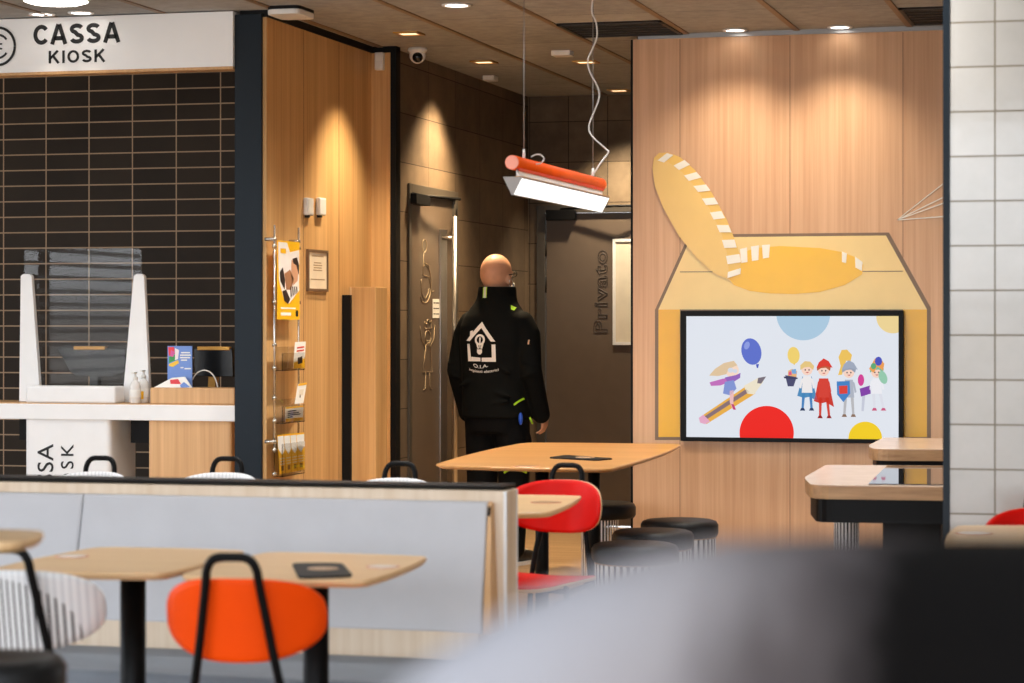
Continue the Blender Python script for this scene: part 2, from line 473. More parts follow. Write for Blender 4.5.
# door_2: the Privato door in the end wall
b = MB()
b.box((dr0, YB-.012, 0), (dr0+.06, YB+.10, DH), .002).box((dr1-.06, YB-.012, 0), (dr1, YB+.10, DH), .002).box((dr0+.06, YB-.012, DH-.05), (dr1-.06, YB+.10, DH), .002)
d2 = struct('door_2', b, M_doorframe)
YD = YB+.012
b = MB().box((dr0+.063, YD, .01), (dr1-.063, YD+.05, DH-.054), .002); b.build('door_leaf', M_door, d2)
e0 = onY(546, 210, YD-.05); e1 = onY(575, 220, YD-.05)
b = MB().box((e0.x, YD-.06, e1.z), (e1.x, YD, e0.z), .004); q = b.build('door_closer', M_blackmatt, d2)
b = MB().tube([(e0.x+.1, YD-.04, e0.z+.005), (e0.x+.5, YD-.09, e0.z+.02), (e0.x+.8, YD-.04, e0.z+.022)], .009, 6); b.build('closer_arm', M_blackmatt, q)
for z0 in (.25, 1.6, 1.85):
    b = MB().tube([(dr0+.058, YD-.012, z0), (dr0+.058, YD-.012, z0+.11)], .011, 8); b.build('hinge', M_blackmatt, d2)
M_etchdark = plain('dark_outline_lettering', rgb(58, 48, 40), .6)
# outlined word that reads upwards
cu = bpy.data.curves.new('lettering', 'FONT'); cu.body = 'Privato'; cu.size = 1.0; cu.space_character = 1.12
cu.fill_mode = 'NONE'; cu.bevel_depth = .024; cu.bevel_resolution = 0; cu.resolution_u = 3; cu.offset = .012
ob = bpy.data.objects.new('lettering', cu); COL.objects.link(ob)
ev = ob.evaluated_get(bpy.context.evaluated_depsgraph_get()); me = ev.to_mesh()
vs = [v.co.copy() for v in me.vertices]; fs = [tuple(p.vertices) for p in me.polygons]
ev.to_mesh_clear(); bpy.data.objects.remove(ob)
x0 = min(p.x for p in vs); x1 = max(p.x for p in vs); y0 = min(p.y for p in vs); y1 = max(p.y for p in vs)
t0 = onY(608, 333, YD); t1 = onY(593.5, 250, YD)
b = MB(); V = []
for p in vs:
    V.append(b.v((t0.x + (t1.x-t0.x)*(p.y-y0)/(y1-y0), YD-.002 + max(-.002, min(.002, p.z*.1)), t0.z + (t1.z-t0.z)*(p.x-x0)/(x1-x0))))
for f in fs: b.face([V[i] for i in f])
b.build('door_lettering', M_etchdark, d2)
g0 = onY(613, 239, YD); g1 = onY(640, 345, YD)
b = MB()
fr = .02
b.box((g0.x, YD-.012, g1.z), (g0.x+fr, YD, g0.z)).box((g1.x-fr, YD-.012, g1.z), (g1.x, YD, g0.z)).box((g0.x+fr, YD-.012, g1.z), (g1.x-fr, YD, g1.z+fr)).box((g0.x+fr, YD-.012, g0.z-fr), (g1.x-fr, YD, g0.z))
q = b.build('notice_frame', M_white, d2)
b = MB().box((g0.x+fr, YD-.006, g1.z+fr), (g1.x-fr, YD, g0.z-fr)); b.build('notice_sheet', plain('cream_sheet', rgb(226, 216, 196), .6), q)

# ================================================================== CEILING THINGS
M_lampon = emit('lamp_white', (1, .95, .88, 1), 9.0)
M_lampwarm = emit('lamp_warm', (1, .74, .42, 1), 1.8)
M_brass = plain('brass_trim', rgb(190, 140, 70), .35, .8)
def spot(p, aim, power, size, blend=.7, col=(1, .78, .52), rad=.03):
    l = bpy.data.lights.new('spot', 'SPOT'); l.energy = power; l.spot_size = math.radians(size); l.spot_blend = blend
    l.color = col; l.shadow_soft_size = rad
    o = bpy.data.objects.new('downlight_or_fill_spot', l); COL.objects.link(o); o.location = p
    o.rotation_euler = (Vector(aim) - Vector(p)).to_track_quat('-Z', 'Y').to_euler(); return o
round_spots = [
    (456.5, 4.5, 'round white downlight glowing in the ceiling above the corridor entrance'),
    (735, 29.5, 'round white downlight at top of panelled wall, the one nearer the corridor'),
    (840, 26.5, 'round white downlight at top of panelled wall, the one nearer the tiled column'),
    (42, 13.5, 'small round downlight above the letter C of the white fascia sign'),
    (81, 12.0, 'small round downlight above the letters SS of the white fascia sign')]
for px, py, lab in round_spots:
    p = onZ(px, py, CEIL); r = .055 if py > 8 else .062
    t = thing('round_downlight', lab, 'ceiling light', (p.x, p.y, CEIL-.006), 0, 'round downlights')
    MB().lathe([(r, CEIL), (r+.012, CEIL-.002), (r+.01, CEIL-.008), (r-.004, CEIL-.008), (r-.006, CEIL-.002)], (p.x, p.y, 0), 24).build('trim_ring', M_white, t)
    MB().lathe([(r-.006, CEIL-.002), (r-.006, CEIL-.005), (.01, CEIL-.006)], (p.x, p.y, 0), 24).build('diffuser', M_lampon, t)
square_spots = [
    (409, 33, 'square gold downlight in the ceiling beside the white dome camera'),
    (484, 61.5, 'square gold downlight over the corridor wall, above the door with the wheelchair drawing'),
    (586, 61.5, 'square gold downlight behind the wavy white pendant cord'),
    (619, 90, 'square gold downlight at the far end of the corridor ceiling')]
sq = []
for px, py, lab in square_spots:
    p = onZ(px, py, CEIL); s = .07; sq.append(p)
    t = thing('square_downlight', lab, 'ceiling light', (p.x, p.y, CEIL-.006), 0, 'square gold downlights')
    b = MB()
    b.box((p.x-s, p.y-s, CEIL-.008), (p.x+s, p.y-s+.02, CEIL)).box((p.x-s, p.y+s-.02, CEIL-.008), (p.x+s, p.y+s, CEIL)).box((p.x-s, p.y-s+.02, CEIL-.008), (p.x-s+.02, p.y+s-.02, CEIL)).box((p.x+s-.02, p.y-s+.02, CEIL-.008), (p.x+s, p.y+s-.02, CEIL))
    b.build('trim_frame', M_brass, t)
    MB().box((p.x-s+.02, p.y-s+.02, CEIL-.004), (p.x+s-.02, p.y+s-.02, CEIL)).build('diffuser', M_lampwarm, t)
# two small emergency fittings
for (px0, px1, py0, py1, lab) in ((484.5, 496, 76, 81, 'small white ceiling fitting beyond the second gold downlight of the corridor'),
                                  (553, 572, 51, 55, 'flat white ceiling fitting to the left of the wavy pendant cord')):
    p = onZ((px0+px1)/2, py0, CEIL); w = (px1-px0)*p.length/F/2
    t = thing('emergency_light', lab, 'emergency light', (p.x, p.y, CEIL-.03))
    MB().box((p.x-w, p.y-.05, CEIL-.03), (p.x+w, p.y+.06, CEIL), .004).build('housing', M_whiteplastic, t)
    MB().box((p.x-w*.8, p.y-.052, CEIL-.024), (p.x+w*.8, p.y-.049, CEIL-.008)).build('lens', M_paper, t)
# ceiling-mounted white box over the kiosk corner
p0 = onZ(290, 12, CEIL)
t = thing('access_point', 'flat white rounded box under the ceiling at the corner of the kiosk', 'access point', (p0.x, p0.y, CEIL-.05))
q0 = onZ(291, 16.5, CEIL-.04)
pl = [(q0.x-.085, q0.y-.12, CEIL-.042), (q0.x+.085, q0.y-.12, CEIL-.042), (q0.x+.085, q0.y+.12, CEIL-.042), (q0.x-.085, q0.y+.12, CEIL-.042)]
MB().prism(rounded(pl, .03), (0, 0, .026), .006).build('cover', M_whiteplastic, t)
MB().prism(rounded([Vector(v)*1 + Vector((0, 0, .026)) for v in pl], .03), (0, 0, .018)).build('mounting_base', M_blackmatt, t)
# large round light over the kiosk front
p0 = onZ(56, -8, CEIL)
t = thing('ceiling_lamp', 'large white round ceiling lamp cut by the top edge above the sign', 'ceiling light', (p0.x, p0.y, CEIL-.05))
MB().lathe([(.16, CEIL), (.165, CEIL-.03), (.15, CEIL-.045)], (p0.x, p0.y, 0), 32).build('housing', M_white, t)
MB().lathe([(.15, CEIL-.045), (.12, CEIL-.054), (.02, CEIL-.058)], (p0.x, p0.y, 0), 32).build('diffuser', M_lampon, t)
# dome camera
p = onZ(417.5, 48, CEIL)
t = thing('dome_camera', 'white dome security camera with black lens on the corridor ceiling', 'security camera', (p.x, p.y, CEIL-.11))
MB().lathe([(.052, CEIL), (.056, CEIL-.012), (.05, CEIL-.022), (.044, CEIL-.028)], (p.x, p.y, 0), 28).build('mounting_base', M_whiteplastic, t)
MB().ball((p.x, p.y, CEIL-.043), (.046, .046, .046)).build('housing', M_whiteplastic, t)
dv = (Vector((0.25, 0, 1.2)) - Vector((p.x, p.y, CEIL-.07))).normalized()
MB().ball(Vector((p.x, p.y, CEIL-.05)) + dv*.022, .032).build('lens', plain('black_glass', rgb(10, 10, 12), .1), t)
# dark ventilation panels
M_vent = plain('dark_vent_metal', rgb(44, 40, 36), .5, .3)
for x0, x1, y0, y1, lab in ((-3.035, -2.475, 12.22, 12.78, 'dark recessed air vent in ceiling above the corridor side of the panelled wall'),
                            (-1.25, -.69, 12.05, 12.70, 'dark recessed air vent in ceiling above the panelled wall, next to tiled column')):
    t = thing('ceiling_vent', lab, 'air vent', ((x0+x1)/2, (y0+y1)/2, CEIL-.012), 0, 'dark ceiling vents')
    MB().box((x0, y0, CEIL-.006), (x1, y1, CEIL)).build('backing', M_blackmatt, t)
    b = MB().box((x0, y0, CEIL-.012), (x1, y0+.02, CEIL-.006)).box((x0, y1-.02, CEIL-.012), (x1, y1, CEIL-.006)).box((x0, y0, CEIL-.012), (x0+.02, y1, CEIL-.006)).box((x1-.02, y0, CEIL-.012), (x1, y1, CEIL-.006))
    b.build('frame', M_vent, t)
    b = MB()
    for k in range(5): b.box((x0+.02, y0+.06+k*.1, CEIL-.011), (x1-.02, y0+.075+k*.1, CEIL-.006))
    b.build('slats', M_vent, t)

# ------------------------------------------------------------------ pendant lamp
fn = 9.5
A = onF(512, 162.3, fn)                       # near end of the tube; it runs into the room
PL = 1.56
t = thing('pendant_lamp', 'pendant lamp with orange tube above a white triangular light bar on thin cables', 'pendant lamp', (A.x, A.y, A.z-.13))
M_tube = plain('orange_tube', rgb(250, 92, 16), .5, spec=.15)
k = fn/F
MB().tube([A, A+Vector((0, PL, 0))], 7.2*k, 24).build('tube', M_tube, t)
MB().disc(A+Vector((0, -.0005, 0)), (1, 0, 0), (0, 0, 1), 6.9*k, (0, -.002, 0)).build('tube_cap', plain('pale_pink_cap', rgb(244, 160, 140), .5), t)
MB().box(A+Vector((2.6*k, .02, -8.2*k)), A+Vector((6.0*k, PL-.04, -5.2*k))).build('accent_strip', plain('red_accent', rgb(214, 40, 24), .4), t)
MB().box(A+Vector((3*k, .02, -14*k)), A+Vector((5*k, PL-.05, -6.4*k))).build('connector_bar', M_grey if False else M_white, t)
tri = [(-9.4, -14.3), (9.9, -14.3), (9.9, -16.0), (1.3, -32.5), (-.6, -32.5)]
MB().prism([A+Vector((x*k, .0, z*k)) for x, z in tri], (0, PL, 0)).build('light_housing', plain('grey_aluminium', rgb(150, 145, 143), .5, .1), t)
MB().prism([A+Vector((10.3*k, .004, -16.2*k)), A+Vector((1.8*k, .004, -32.2*k)), A+Vector((1.3*k, .004, -31.6*k)), A+Vector((9.6*k, .004, -16.0*k))], (0, PL-.008, 0)).build('light_diffuser', emit('light_bar', (1, .98, .95, 1), 1.5), t)
MB().box(A+Vector((3*k, .0, -14.6*k)), A+Vector((10.3*k, PL, -14.0*k))).build('top_edge', M_brass, t)
for dy, nm in ((onX(524, 160, A.x).y - A.y, 'near'), (onX(593, 170, A.x).y - A.y, 'far')):
    c = A + Vector((0, dy, 0))
    MB().tube([c+Vector((0, 0, .02)), (c.x, c.y, CEIL)], .0022, 6).build('cable', M_grey, t)
    MB().tube([c+Vector((0, 0, .022)), c+Vector((0, 0, .065))], [.007, .005], 10).build('cable_gripper', M_whiteplastic, t)
fc = onX(593, 170, A.x); ff = fc.x*-SN + fc.y*CS
pts = [(592, 176), (600, 164), (608, 153), (606, 149), (592, 136), (589, 126), (594, 112), (599, 98), (598, 88), (590, 72), (588, 60), (593, 48), (597, 36), (596, 22), (592, 12), (593, -6), (593, -30)]
def smooth_path(P, n=6):
    out = []
    for i in range(len(P)-1):
        p0, p1, p2, p3 = P[max(i-1, 0)], P[i], P[i+1], P[min(i+2, len(P)-1)]
        for s in range(n):
            u = s/n
            out.append(.5*((2*p1) + (p2-p0)*u + (2*p0-5*p1+4*p2-p3)*u*u + (3*p1-p0-3*p2+p3)*u**3))
    return out + [P[-1]]
P3 = [onF(x, y, ff+.0) for x, y in pts]; P3[-1].z = CEIL
MB().tube(smooth_path(P3), .004, 6).build('power_cord', M_whiteplastic, t)
fl = onX(524, 160, A.x); f2 = fl.x*-SN + fl.y*CS + .05
MB().tube(smooth_path([onF(x, y, f2) for x, y in ((531, 157), (536, 154.5), (541, 155), (544, 159), (541, 163), (536, 164))]), .003, 6).build('cord_loop', M_whiteplastic, t)

# ================================================================== KIOSK
# fascia sign
YF = YK-.02
s0 = onY(-60, 50, YF).x; s1 = onY(233, 50, YF).x
zt = onY(233, 11, YF).z; zb = onY(233, 66.2, YF).z
t = thing('fascia_sign', 'long white fascia sign reading CASSA KIOSK above the counter', 'sign', ((s0+s1)/2, YF, zb))
MB().box((s0, YF, zb), (s1, YF+.10, zt), .002).build('sign_panel', plain('sign_white', rgb(248, 248, 248), .35, var=.01), t)
MB().box((s0, YF-.001, zb-.014), (s1, YF+.10, zb)).build('wood_edge', M_woodcounter, t)
def stroke(pts, w):
    """a polyline of even width as one outline"""
    P = [Vector((x, y, 0)) for x, y in pts]; Lh, Rh = [], []
    for i, p in enumerate(P):
        t = (P[min(i+1, len(P)-1)] - P[max(i-1, 0)]).normalized(); n = Vector((-t.y, t.x, 0))
        Lh.append(p + n*w/2); Rh.append(p - n*w/2)
    return [(Lh[k], Lh[k+1], Rh[k+1], Rh[k]) for k in range(len(P)-1)]
def arc_(cx, cy, rx, ry, a0, a1, n=22):
    return [(cx+rx*math.cos(math.radians(a0+(a1-a0)*k/n)), cy+ry*math.sin(math.radians(a0+(a1-a0)*k/n))) for k in range(n+1)]
def glyph(ch, w):
    h = w/2; G = []
    if ch == 'C': G = [arc_(.43, .5, .43-h, .5-h, 38, 322, 30)]
    elif ch == 'O': G = [arc_(.45, .5, .45-h, .5-h, 0, 360, 36)]
    elif ch == 'I': G = [[(h, 0), (h, 1)]]
    elif ch == 'A': G = [[(h*.9, 0), (.45-h*.25, 1)], [(.9-h*.9, 0), (.45+h*.25, 1)], [(.2, .30), (.7, .30)]]
    elif ch == 'K': G = [[(h, 0), (h, 1)], [(.70, 1), (h, .36)], [(.34, .58), (.76, 0)]]
    elif ch == 'S':
        up = arc_(.38, .735, .38-h*1.05, .265-h, 20, 250, 16); lo = arc_(.38, .27, .38-h, .27-h, 80, -165, 18)
        G = [up + lo]
    out = []
    for g in G: out += stroke(g, w)
    xs = [p.x for q in out for p in q]
    return out, min(xs), max(xs)
b = MB()
for word, (xa, xb, ya, yb), sw, gap in (('CASSA', (33.5, 120.5, 44.6, 24.6), .21, .13), ('KIOSK', (48.8, 105.5, 63.6, 51.0), .19, .20)):
    pa = onY(xa, ya, YF); pb_ = onY(xb, ya-1.9, YF); h = onY(xa, yb, YF).z - pa.z
    quads = []; x = 0.
    for ch in word:
        q, x0, x1 = glyph(ch, sw)
        quads += [[(p.x-x0+x, p.y) for p in f] for f in q]; x += x1-x0+gap
    x -= gap; k = (pb_.x-pa.x)/x
    for f in quads:
        b.face([b.v((pa.x+px_*k, YF-.002, (pa.z+pb_.z)/2+py_*h)) for px_, py_ in f])
b.build('sign_lettering', M_ink, t)
c = onY(-2.0, 46.5, YF); R = 19*12.2/F
b = MB()
ring = lambda r0, a0, a1, wdt, n=40: [(c + Vector((math.cos(a)*(r0+s*wdt), -.003, math.sin(a)*(r0+s*wdt)))) for s, rng in ((-.5, range(n+1)), (.5, range(n, -1, -1))) for a in [math.radians(a0+(a1-a0)*q/n) for q in rng]]
b.prism(ring(R, 0, 359.5, .013), (0, -.0015, 0))
b.prism(ring(R*.62, 35, 325, .011), (0, -.0015, 0))
for dz in (-.012, .012): b.box(c+Vector((-R*.8, -.0045, dz-.004)), c+Vector((R*.25, -.003, dz+.004)))
b.build('euro_emblem', M_ink, t)

# counter
YQ = YK+.08
zc1 = onY(117, 404.5, YQ).z; zc0 = onY(117, 420.2, YQ).z
cx_l = onY(-60, 410, YQ).x; cx_r = onY(235.8, 410, YQ).x
t = thing('service_counter', 'white topped service counter with oak and white pedestals under the CASSA KIOSK sign', 'counter', ((cx_l+cx_r)/2, YQ, 0))
MB().box((cx_l, YQ, zc0), (cx_r, YQ+.42, zc1), .003).build('worktop', M_white, t)
MB().box((cx_l, YQ+.004, zc1), (cx_r, YQ+.42, zc1+.004)).build('worktop_veneer', M_woodcounter, t)
YP = YQ+.012
a0 = onY(24.5, 430, YP).x; a1 = onY(110, 430, YP).x
def rbox(x0, x1, y0, y1, z0, z1, r):
    return MB().prism(rounded([(x0, y0, z0), (x1, y0, z0), (x1, y1, z0), (x0, y1, z0)], r), (0, 0, z1-z0))
wp = rbox(a0, a1, YP, YP+.34, 0, zc0, .03).build('white_pedestal', M_white, t)
b = MB()
for word, x_l, x_r, ytop in (('CASSA', 37.5, 53.6, 444), ('KIOSK', 61, 73.8, 444.3)):
    capw = onY(x_r, 450, YP).x - onY(x_l, 450, YP).x
    vs, fs = text_faces(word, .004, 0, 1.06 if word == 'CASSA' else 1.32)
    x0 = min(p.x for p in vs); x1 = max(p.x for p in vs); y0 = min(p.y for p in vs); y1 = max(p.y for p in vs)
    s = capw/(y1-y0); ln = s*(x1-x0); o = onY(x_r, ytop, YP)
    V = [b.v((o.x - (p.y-y0)*s, YP-.002, o.z - ln + (p.x-x0)*s)) for p in vs]
    for f in fs: b.face([V[i] for i in f])
b.build('pedestal_lettering', M_ink, wp)
b0 = onY(148, 430, YP).x; b1 = onY(231, 430, YP).x
rbox(b0, b1, YP, YP+.34, 0, zc0, .02).build('oak_pedestal', M_woodcounter, t)
u0 = onY(25.5, 395, YP); u1 = onY(115, 386.3, YP)
uw = MB().box((u0.x, YP, zc1+.004), (u1.x, YP+.12, u1.z), .012, 3); uw.build('white_upstand', M_white, t)
v0 = onY(150, 395, YP); v1 = onY(234.5, 388.3, YP)
uo = MB().box((v0.x, YP, zc1+.004), (v1.x, YP+.20, v1.z), .006, 2); uo.build('oak_upstand', M_woodcounter, t)
MB().box((onY(14, 430, YP).x, YP+.06, zc0-.11), (a0-.003, YP+.30, zc0)).build('under_counter_box', M_blackmatt, t)
MB().box((a1+.07, YP+.1, zc0-.12), (b0-.01, YP+.3, zc0)).build('under_counter_box', M_blackmatt, t)

# clear screen
YS = YQ+.20
ztop = onY(80, 248.5, YS).z
t = thing('counter_screen', 'clear acrylic screen between two white tapered stands on the counter', 'screen', (onY(80, 300, YS).x, YS, zc1))
m, nt, bs = new_mat('clear_acrylic')
bs.inputs['Transmission Weight'].default_value = 1.0; bs.inputs['Roughness'].default_value = .015; bs.inputs['IOR'].default_value = 1.25
L(nt, ramp(nt, noise(nt, objco(nt), 2., 2), [(.3, (.90, .88, .86, 1)), (.7, (.95, .94, .93, 1))]), bs.inputs['Base Color'])
M_acrylic = m
xa, xb = onY(24, 300, YS).x, onY(141, 300, YS).x
zl = zc1+.09
MB().prism(rounded([(xa, YS, zl), (xb, YS, zl), (xb, YS, ztop), (xa, YS, ztop)], [.001, .001, .03, .03]), (0, .006, 0)).build('pane', M_acrylic, t)
for pts in ([(20.5, 276), (23, 274), (29, 274), (31.5, 276), (40.5, 404), (19, 404)], [(133.5, 276), (136, 274), (141.5, 274), (144, 276), (150, 404), (122, 404)]):
    q = [onY(x, y, YS-.03) for x, y in pts]
    for v in q: v.z = max(v.z, zc1+.0055)
    MB().prism(q, (0, .029, 0), .002).build('stand', M_white, t)

# bottles of hand gel
def bottle(px, ptop, pbot, Y, label):
    base = onY(px, pbot, Y); top = onY(px, ptop, Y); h = top.z - (zc1+.0055); x = base.x; z = zc1+.0055
    t = thing('hand_gel_bottle', label, 'bottle', (x, Y, z), 0, 'hand gel bottles')
    MB().lathe([(.024, z), (.028, z+.006), (.028, z+h*.55), (.022, z+h*.66), (.011, z+h*.72), (.011, z+h*.76)], (x, Y, 0), 20).build('bottle_body', plain('cloudy_clear_plastic', rgb(226, 224, 220), .25), t)
    MB().lathe([(.0285, z+.03), (.0287, z+.035), (.0287, z+h*.42), (.0285, z+h*.44)], (x, Y, 0), 20).build('bottle_label', M_paper, t)
    b = MB().lathe([(.013, z+h*.76), (.013, z+h*.84), (.005, z+h*.86), (.005, z+h*.97)], (x, Y, 0), 14)
    b.box((x-.008, Y-.035, z+h*.95), (x+.008, Y+.008, z+h), .002).build('pump', M_whiteplastic, t)
    return t, x, z, h
t, x, z, h = bottle(135.3, 372, 403, YQ+.045, 'white pump bottle standing against the right stand of the counter screen')
t, x, z, h = bottle(143.6, 370, 403, YQ+.125, 'white pump bottle with a yellow mark beside the oak upstand')
MB().box((x-.012, YQ+.094, z+.02), (x+.012, YQ+.097, z+.06)).build('yellow_mark', M_yellow, t)
# blue menu card and folded tent card on the oak upstand
M_blue = plain('card_blue', rgb(112, 146, 214), .5, var=.03)
Yc = YP+.10; zz = v1.z+.001
c0 = onY(167.5, 388, Yc); c1 = onY(192, 346, Yc)
t = thing('menu_card', 'upright blue card with colourful picture standing on the oak upstand', 'card', ((c0.x+c1.x)/2, Yc, zz))
MB().box((c0.x, Yc, zz), (c1.x, Yc+.006, c1.z)).build('card_board', M_blue, t)
b = MB()
cols = [rgb(230, 60, 70), rgb(60, 150, 80), rgb(244, 196, 60), rgb(245, 235, 235), rgb(214, 90, 160)]
def pix(mb, pts, Y, mat, d=.001):
    mb.use(mat); mb.prism([onY(x, y, Y) for x, y in pts], (0, -d, 0))
for i, (pp) in enumerate([[(168, 347), (174, 347), (175, 354), (169, 356)], [(169, 357), (176, 354), (176, 360), (169, 363)], [(169, 364), (178, 360), (179, 363), (173, 367), (169, 366)], [(175, 348), (179, 350), (178, 359), (175, 360)], [(171, 350), (175, 352), (173, 357), (170, 356)]]):
    pix(b, pp, Yc-.0002*(i+1), plain('card_patch_%d' % i, cols[i], .5), .0006)
b.build('card_picture', None, t)
for y, xa_, xb_ in ((352, 181, 190), (354.5, 180, 191), (357, 180, 190), (359.5, 181, 187), (367, 180.5, 183.5), (368, 184.5, 191)):
    b = MB(); b.prism([onY(xa_, y, Yc-.0004), onY(xb_, y, Yc-.0004), onY(xb_, y+1.3, Yc-.0004), onY(xa_, y+1.3, Yc-.0004)], (0, -.0006, 0)); b.build('card_writing', M_paper, t)
Yt = YP+.03
q0 = onY(154, 388, Yt); q1 = onY(192, 388, Yt); q2 = onY(181, 377, Yt); q3 = onY(168, 378, Yt)
t = thing('folded_leaflet', 'folded white leaflet with red picture lying before the blue card', 'leaflet', (q3.x, Yt, zz))
b = MB().prism([(q0.x, Yt, zz), (q1.x, Yt, zz), (q2.x, Yt+.05, q2.z), (q3.x, Yt+.05, q3.z)], (0, .004, 0)); b.build('leaflet_sheet', M_paper, t)
b = MB(); pix(b, [(170, 380), (178, 379), (181, 384), (171, 386)], Yt-.001+.02, plain('leaflet_red', rgb(220, 60, 70), .5)); b.use(M_blue); b.prism([onY(x, y, Yt) for x, y in ((180, 385), (184, 382), (190, 387), (181, 387.5))], (0, -.001, 0))
b.build('leaflet_picture', None, t)
# till terminals behind the counter (set on stands that rest on the worktop)
M_termblack = plain('terminal_black', rgb(14, 14, 15), .22)
def terminal(pxs, label, group, foot, cable=False):
    YY = YQ+.34
    pts = [onY(x, y, YY) for x, y in pxs]
    t = thing('till_terminal', label, 'till', (onY(foot[0], 390, YY).x, YY, zc1+.004), 0, group)
    MB().prism(pts, (0, .05, 0), .004).build('display_housing', M_termblack, t)
    cx_ = sum(p.x for p in pts)/len(pts); zt_ = max(p.z for p in pts)
    MB().box((cx_-.09, YY-.004, zt_-.012), (cx_+.09, YY+.03, zt_+.008), .003).build('hinge_bar', M_brass, t)
    f0 = onY(foot[0], 400, YY).x; f1 = onY(foot[1], 400, YY).x
    MB().prism([(f0, YY+.05, zc1+.0055), (f1, YY+.05, zc1+.0055), (f1+.012, YY+.05, min(p.z for p in pts)+.02), (f0+.012, YY+.05, min(p.z for p in pts)+.02)], (0, .05, 0)).build('stand', M_brass if cable else M_termblack, t)
    MB().box((f0-.05, YY-.02, zc1+.0055), (f1+.05, YY+.07, zc1+.016), .003).build('foot_plate', M_termblack, t)
    return t
terminal([(57.5, 349), (62, 347.5), (125, 348.5), (125, 372), (112, 377), (76, 376), (70, 372)], 'black till terminal seen through the clear counter screen', 'till terminals', (84, 92))
t = terminal([(193.5, 348), (232, 348.5), (233.5, 377), (195, 376.5)], 'black till terminal beside the blue card at the dark pillar', 'till terminals', (203, 210), True)
Yw = YP+.15
cab = [onY(x, y, Yw) for x, y in ((192, 380), (196, 374), (202, 370.5), (208, 371), (213, 375), (216.5, 382), (218, 389))]
solo('white_cable', MB().tube(smooth_path(cab), .0035, 6), M_whiteplastic, 'thin white cable arching up behind the oak upstand', 'cable', (cab[3].x, Yw, v1.z))

# ------------------------------------------------------------------ things on the warm wood side wall
XW = XK+.001
M_chrome = plain('satin_chrome', rgb(205, 200, 190), .25, .9)
XR = XK+.05
ya, yb_ = onX(274.5, 300, XR).y, onX(298.5, 300, XR).y
zt_, zb_ = onX(274.5, 225, XR).z, .75
t = thing('leaflet_rack', 'wall rack of two chrome rods with clear leaflet pockets on the wood wall', 'leaflet rack', (XK, (ya+yb_)/2, zb_))
for y in (ya, yb_):
    q = MB().tube([(XR, y, zb_), (XR, y, zt_)], .0055, 8).build('rod', M_chrome, t)
    for z in (zt_-.07, zb_+.05): MB().tube([(XK, y, z), (XR+.008, y, z)], .009, 10).build('standoff', M_chrome, q)
for py in (246, 302, 345, 368, 398, 421, 450, 474):
    z = onX(274.5, py, XR).z
    for y in (ya, yb_): MB().tube([(XR, y, z-.008), (XR, y, z+.008)], .011, 8).build('clamp', M_chrome, t)
for p0, p1 in ((347, 371), (400, 424), (438, 477)):
    z1_ = onX(274.5, p0, XR).z; z0_ = onX(274.5, p1, XR).z
    b = MB()
    b.box((XR-.006, ya+.01, z0_), (XR-.003, yb_-.01, z1_)).box((XR+.035, ya+.01, z0_), (XR+.038, yb_-.01, z1_-.03)).box((XR-.003, ya+.01, z0_), (XR+.035, yb_-.01, z0_+.003))
    b.build('clear_pocket', M_acrylic, t)
# poster in the rack
XP = XR+.0115
z1_, z0_ = onX(276, 240, XP).z, onX(276, 319.5, XP).z
y0_, y1_ = onX(277.3, 300, XP).y, onX(299.2, 300, XP).y
t = thing('poster', 'yellow poster with a photograph of people between the chrome rods', 'poster', (XP, (y0_+y1_)/2, z0_))
MB().box((XP-.002, y0_, z0_), (XP+.002, y1_, z1_)).build('poster_sheet', M_yellow, t)
W_, H_ = y1_-y0_, z1_-z0_
def pp(mb, pts, mat, lay):
    mb.use(mat); mb.prism([(XP+.002+.0006*lay, y0_+W_*u, z1_-H_*v) for u, v in pts], (.0005, 0, 0))
b = MB()
ph_w = plain('photo_white', rgb(240, 232, 226), .5); ph_s = plain('photo_skin', rgb(214, 160, 124), .5); ph_d = plain('photo_dark', rgb(52, 38, 32), .5); ph_t = plain('photo_tan', rgb(170, 120, 84), .5)
pp(b, [(.02, .02), (.42, .02), (.55, .14), (.98, .1), (.98, .62), (.5, .8), (.25, .72), (.05, .5)], ph_w, 0)
pp(b, [(.62, .24), (.84, .22), (.94, .34), (.9, .5), (.7, .56), (.6, .42)], ph_s, 1)
pp(b, [(.66, .22), (.86, .2), (.97, .3), (.95, .42), (.84, .3), (.7, .28)], ph_d, 2)
pp(b, [(.3, .42), (.55, .36), (.72, .48), (.6, .62), (.38, .62)], ph_t, 1)
pp(b, [(.08, .4), (.22, .34), (.32, .5), (.3, .62), (.12, .52)], ph_d, 2)
pp(b, [(.2, .64), (.36, .62), (.55, .74), (.45, .8), (.28, .76)], ph_d, 3)
for i in range(4): pp(b, [(.56+.09*i, .58+.0*i), (.6+.09*i, .57), (.62+.09*i, .7-.02*i), (.58+.09*i, .73-.02*i)], ph_d, 2)
pp(b, [(.12, .1), (.36, .1), (.36, .16), (.12, .16)], M_yellow, 1)
b.build('poster_photograph', None, t)
b = MB()
pp(b, [(.14, .845), (.82, .845), (.82, .865), (.14, .865)], M_paper, 0); pp(b, [(.14, .91), (.6, .91), (.6, .95), (.14, .95)], M_paper, 0)
pp(b, [(.82, .88), (.93, .88), (.93, .96), (.82, .96)], M_ink, 0)
b.build('poster_writing', None, t)
